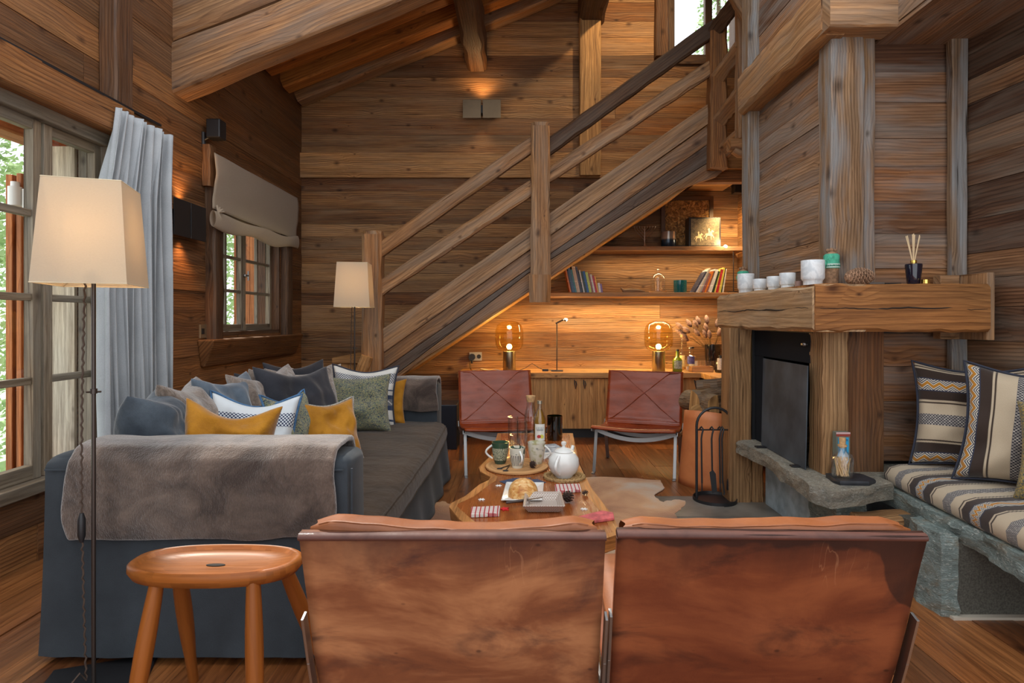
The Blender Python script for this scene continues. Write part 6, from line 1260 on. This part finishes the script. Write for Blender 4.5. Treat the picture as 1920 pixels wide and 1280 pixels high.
bott(1.75, 5.97, .055, .235, .50, GLASS, 'square shouldered decanter with a wide black stopper', (GOLDL, .5), BLACK, (.12, .4, LBW), True); bott(1.935, 5.66, .052, .165, .62, DKB, 'short black bottle with a white label at the right of the tray', lab=(.18, .85, LBW)); bott(2.03, 5.74, .040, .33, .45, GLASS, 'tall bottle of amber rum beneath the mantel corner', (BRN, .95), STEEL, (.2, .48, LBW)); bott(1.97, 5.50, .030, .13, .6, DKB, 'small dark bottle half hidden behind the fireplace post', lab=(.1, .5, LBW))
t = thing('tray_box', 'small pale wooden tray box in front of the shot glasses', 'box', (1.77, 5.73, ZT)); m = MB(); x0, x1, y0, y1 = 1.665, 1.875, 5.68, 5.79; z = ZT
m.box(x0, x1, y0, y0+.01, z, z+.055, 'x'); m.box(x0, x1, y1-.01, y1, z, z+.055, 'x'); m.box(x0, x0+.01, y0, y1, z, z+.055, 'y'); m.box(x1-.01, x1, y0, y1, z, z+.055, 'y'); m.box(x0, x1, y0, y1, z, z+.006, 'x'); m.build('box_sides', W_BOARD, t, bevel=.001)
for i in range(5):
    c = V((1.80+.050*i, 5.86, ZT)); m = MB(); m.lathe([(0, .002), (.019, .002), (.023, .10), (.0215, .10), (.018, .02), (0, .02)], c, 18); tag(m.build('shot_glass', GLASS, smooth=50, loc=c), 'small clear shot glass in the row behind the wooden tray', 'glass', 'row of shot glasses')
c = V((1.975, 6.02, ZT)); t = thing('flower_vase', 'black glossy vase of dried flower heads at the right end of the counter', 'vase', c)
m = MB(); m.lathe([(0, 0), (.06, 0), (.068, .02), (.078, .20), (.078, .255), (.074, .255), (.062, .03), (0, .03)], c, 36); m.build('vase', plain('black_glaze', (.008, .008, .01), .1, coat=.5), t, smooth=50)
DF = plain('dried_flower_heads', lin(134, 104, 92), .95, var=.35, vs=80, bump=.8, bs=140); STM = plain('dried_stems', lin(140, 104, 60), .9)
random.seed(5)
for k in range(24):
    a = (-1 if k < 17 else 1)*rnd(.05, .36)*(1 if k < 17 else .45); zz = rnd(.30, .46)+(.06 if a > -.25 else 0); d = V((a, rnd(-.08, .03), zz)); e = c+d; m = MB(); b = c+V((a*.15, 0, .2)); m.tube([b, b.lerp(e, .5)+V((0, 0, .02)), e], .0025, 5); s_ = m.build('stem', STM, t, smooth=60)
    m = MB(); dr = (e-b).normalized(); m.tube([e-dr*.05, e-dr*.02, e+dr*.01, e+dr*.04], .024, 9, rf=lambda q: (.5, 1., .95, .35)[min(3, int(q*3.01))]); m.build('flower_head', DF, s_, smooth=70)
# ---------------------------------------------------------------- mantel things
ZM = 1.322
MARB = NT('white_alabaster'); a = MARB.noise(MARB.obj(), 14, 5, .6, 1.5); MARB = MARB.set(col=MARB.ramp(a, [(.4, lin(206, 212, 216)), (.55, lin(232, 236, 238)), (.7, lin(214, 216, 216))]), rough=.35, sub=.0)
for (px0, px1, pt, pb, Y, lb) in ((1383, 1414, 513, 549, 3.74, 'white alabaster cup leftmost on the mantel'), (1412, 1437, 520, 543, 3.50, 'smallest white alabaster cup, second from the left on the mantel'), (1438, 1463, 515, 540, 3.33, 'white alabaster cup third from the left on the mantel'), (1462, 1491, 509, 537, 3.14, 'white alabaster cup fourth from the left on the mantel'), (1503, 1545, 486, 532, 2.875, 'largest white alabaster cup at the front corner of the mantel')):
    xc = ((px0+px1)/2-CX_)/F_*Y; r = (px1-px0)/2/F_*Y*.98; h = (pb-pt)/F_*Y; c = V((xc, Y, ZM)); m = MB()
    m.lathe([(0, 0), (r*.80, 0), (r*.82, h*.17), (r*.9, h*.2), (r*.99, h*.27), (r, h*.98), (r*.98, h), (r*.9, h), (r*.86, h*.35), (0, h*.3)], c, 36); tag(m.build('candle_cup', MARB, smooth=50, loc=c), lb, 'candle holder', 'white alabaster cups')
c = V((1.395, 3.08, ZM)); c = V(((1497-CX_)/F_*3.02, 3.02, ZM)); m = MB(); m.lathe([(0, 0), (.017, 0), (.017, .028), (0, .03)], c, 18); tag(m.build('tealight', plain('reddish_wax', lin(150, 120, 110), .5), smooth=40, loc=c), 'tiny brownish tealight between the fourth and the largest white cup', 'candle')
BUR = plain('burlap_bark', lin(146, 112, 84), .95, var=.3, vs=60, bump=1., bs=120); GRS = plain('green_ribbed_scarf', lin(70, 160, 130), .85, var=.3, vs=50, bump=.9, bs=90)
def gnome(px, Y, h, label):
    c = V(((px-CX_)/F_*Y, Y, ZM)); t = thing('gnome_figurine', label, 'figurine', c, 0, 'bark figurines with green scarves'); k = h/.19
    m = MB(); m.lathe([(0, 0), (.030*k, 0), (.032*k, .05*k), (.034*k, .09*k), (.033*k, .13*k), (.022*k, .165*k), (0, .175*k)], c, 22); m.build('body', BUR, t, smooth=60)
    m = MB(); m.lathe([(.035*k, .085*k), (.039*k, .095*k), (.037*k, .115*k), (.036*k, .13*k), (.037*k, .15*k), (.028*k, .158*k), (.02*k, .158*k)], c, 26); m.tube([c+V((-.036*k, -.012*k, .128*k)), c+V((-.045*k, -.02*k, .115*k)), c+V((-.04*k, -.02*k, .10*k))], .008*k, 8); m.build('scarf', GRS, t, smooth=60)
    m = MB(); [m.ball(c+V((s*.018*k, 0, .175*k)), .010*k, 8, 6) for s in (-1, 1)]; m.ball(c+V((0, 0, .178*k)), .012*k, 8, 6); m.build('hat_tuft', BUR, t, smooth=60)
    m = MB(); m.grid(lambda u, v: c+V((.0385*k*sin((u-.5)*2.2), -.0385*k*cos((u-.5)*2.2), (.088+.020*v)*k)), 12, 1); bd = m.build('band', plain('mint_band_%.2f' % h, lin(190, 214, 200), .7), t, smooth=60)
    if h > .15:
        M = Matrix.Translation(c+V((0, -.0392*k, .098*k))) @ Matrix.Rotation(pi/2, 4, 'X'); tx = txt('COURCHEVEL', .013*k, plain('dark_lettering', lin(60, 90, 84), .8), 'lettering', t, M, .95)
        for v in tx.data.vertices:
            xl = v.co.x; v.co.y = -(.0392*k+(v.co.y+.0392*k)*0)*cos(xl/(.0385*k)) - .0006; v.co.x = .0392*k*sin(xl/(.0385*k))
gnome(1559, 2.93, .19, 'bark figurine with a green lettered scarf beside the big pine cone'); gnome(1393, 3.98, .11*1.75, 'bark figurine half hidden behind the leftmost white cup')
pinecone('pine_cone', 'big brown pine cone on the mantel beside the figurine', (1.628, 2.82, ZM+.036), .135, .042, (1, -.1, .05), PCM, None, 110)
t = thing('glasses_case', 'slim dark and silver cases lying on the mantel', 'case', (1.75, 2.83, ZM)); m = MB(); m.box(1.665, 1.755, 2.82, 2.86, ZM, ZM+.010); m.build('silver_case', STEEL, t, bevel=.003); m = MB(); m.box(1.76, 1.835, 2.82, 2.85, ZM, ZM+.008); m.build('dark_case', BLACK, t, bevel=.003)
c = V(((1713-CX_)/F_*2.83, 2.83, ZM)); t = thing('reed_diffuser', 'black tapered reed diffuser bottle with pale sticks on the mantel', 'diffuser', c)
m = MB(); m.lathe([(0, 0), (.026, 0), (.028, .004), (.037, .09), (.036, .098), (.012, .104), (.012, .11), (0, .11)], c, 32); m.build('bottle', plain('navy_black_glass', (.008, .008, .02), .08, coat=.5), t, smooth=50)
m = MB(); m.lathe([(.014, .104), (.014, .116), (.010, .116), (.010, .104)], c, 20); m.build('collar', GOLD, t, smooth=40)
m = MB(); [m.tube([c+V((0, 0, .09)), c+V((dx, dy, .245-.004*abs(k-3)))], .0022, 5) for k, (dx, dy) in enumerate(((-.037, 0), (-.024, .01), (-.012, -.01), (0, .0), (.012, .01), (.022, -.01), (.034, .005)))]; m.build('reed', plain('pale_reed', lin(226, 200, 160), .8), t, smooth=60)
c = V((c.x+.030, 2.79, ZM)); m = MB(); m.lathe([(0, 0), (.017, 0), (.017, .020), (.015, .022), (0, .022)], c, 24); tag(m.build('gold_stopper', GOLD, smooth=40, loc=c), 'small gold cap in front of the reed diffuser', 'cap')
# ---------------------------------------------------------------- hearth things
ZH = .400
m = MB(); slab(m, [(1.445, 2.70), (1.455, 2.665), (1.58, 2.655), (1.635, 2.70), (1.62, 2.80), (1.46, 2.80)], ZH, ZH+.020, .004, .03, 3); tag(m.build('slate_coaster', plain('black_slate', lin(38, 40, 46), .5, var=.3, vs=20), smooth=30, loc=(1.53, 2.74, ZH)), 'rough black slate tile on the hearth corner', 'slate')
c = V((1.503, 2.735, ZH+.020)); t = thing('match_bottle', 'clear glass bottle full of long matches with a cork, on the slate tile', 'bottle', c)
m = MB(); m.lathe([(0, .001), (.044, .001), (.047, .008), (.047, .085), (.040, .105), (.020, .118), (.017, .145), (.015, .145), (.017, .118), (.044, .085), (.044, .01), (0, .006)], c, 32); m.build('glass_body', GLASS, t, smooth=60)
m = MB(); m.lathe([(0, .135), (.013, .135), (.015, .182), (0, .183)], c, 20); m.lathe([(.018, .142), (.02, .142), (.02, .150), (.015, .150)], c, 20); m.build('cork', CORK, t, smooth=40)
m = MB(); MT = plain('match_wood', lin(224, 190, 140), .8); random.seed(8)
for k in range(46):
    a = rnd(0, 6.28); r = .034*math.sqrt(rnd(.02, 1)); b = rnd(0, 6.28); r2 = .040*math.sqrt(rnd(.1, 1)); m.tube([c+V((r*cos(a)*.8, r*sin(a)*.8, .008)), c+V((r2*cos(b)*.9, r2*sin(b)*.9, rnd(.082, .092)))], .0019, 4)
q = m.build('matches', MT, t); q['kind'] = 'stuff'
t = thing('matchbox', 'upright blue matchbox with a striped top behind the match bottle', 'matchbox', (1.545, 2.81, ZH+.02)); m = MB(); m.box(1.51, 1.575, 2.80, 2.835, ZH+.018, ZH+.215); m.build('box', plain('grey_green_card', lin(110, 116, 104), .6), t, bevel=.001)
m = MB(); m.box(1.517, 1.568, 2.7985, 2.80, ZH+.06, ZH+.19); lb = m.build('front_panel', plain('sky_blue_print', lin(40, 160, 210), .5), t); m = MB(); m.prism([V((1.517+.051*a, 2.7978, ZH+.06+.05*b)) for a, b in ((0, 0), (1, 0), (1, .9), (.7, 1.3), (.5, .9), (.3, 1.6), (0, .7))], (0, -.0004, 0)); m.build('mountain_print', plain('snow_print', lin(206, 224, 236), .6), t)
m = MB(); m.box(1.509, 1.576, 2.7985, 2.80, ZH+.196, ZH+.206); m.build('striped_top', plain('red_brown_print', lin(150, 60, 46), .6), t); m = MB(); m.box(1.509, 1.576, 2.7985, 2.80, ZH+.207, ZH+.215); m.build('striped_top', plain('pink_print', lin(206, 170, 170), .6), t)
txt('MERIBEL', .0125, plain('navy_lettering', lin(30, 70, 110), .7), 'lettering', t, Matrix.Translation(V((1.5425, 2.7975, ZH+.178))) @ Matrix.Rotation(pi/2, 4, 'X'))
# dark box behind the sofa
t = thing('subwoofer', 'black box speaker on the floor between the sofa end and the far chair', 'speaker', (-.68, 5.3, 0)); m = MB(); m.box(-.85, -.56, 5.2, 5.5, 0, .40); m.build('cabinet_box', plain('navy_black_box', lin(24, 30, 42), .45), t, bevel=.008); m = MB(); m.tube([V((-.565, 5.25, .2)), V((-.53, 5.28, .12)), V((-.52, 5.4, .01)), V((-.5, 5.6, .01))], .006, 6); m.build('cable', BLACK, t, smooth=60)
# ================================================================ LAMPS THAT LIGHT THE ROOM, PLUS AN ADDED GABLE FILL
def area(name, loc, sx, sy, e, col, rot):
    o = light('AREA', name, loc, e, col, rot=rot); o.data.shape = 'RECTANGLE'; o.data.size = sx; o.data.size_y = sy; return o
light('POINT', 'reading_light', hd+V((-.02, -.06, .06)), 2.0, (1, .80, .50), .02)
light('POINT', 'reading_light', V((.44, 5.77, ZT+.52)), 2.5, (1, .82, .55), .012)
light('SPOT', 'gallery_lamp', (1.25, 5.05, 4.60), 50, (1, .74, .42), .03, (R(62), 0, R(28)), spot_size=R(130), spot_blend=.6)  # unseen spot without a fixture, added to warm the upper back wall
area('shelf_led_strip', (1.2, 5.90, ZD-.05), 1.8, .02, LED, (1, .76, .42), (0, 0, 0))
area('upper_shelf_led_strip', (1.5, 5.95, ZU-.05), 1.4, .02, LED*.35, (1, .78, .45), (0, 0, 0))
light('SPOT', 'niche_spot', (2.05, 5.62, 2.30), 36, (1, .66, .30), .03, (R(35), R(-18), 0), spot_size=R(120), spot_blend=.8)
light('SPOT', 'sconce_down', (XL+.05, 3.95, 1.70), 8, (1, .50, .18), .03, (0, R(-14), 0), spot_size=R(110), spot_blend=.7)
light('SPOT', 'sconce_up', (XL+.05, 3.95, 1.94), 8, (1, .55, .22), .03, (R(180), R(8), 0), spot_size=R(120), spot_blend=.8)
light('SPOT', 'gable_sconce_up', (-.395, YB-.10, 3.44), 6, (1, .60, .26), .03, (R(190), 0, 0), spot_size=R(150), spot_blend=.8)
light('SPOT', 'gable_sconce_down', (-.395, YB-.10, 3.22), 1.5, (1, .60, .26), .03, (R(-8), 0, 0), spot_size=R(110), spot_blend=.8)
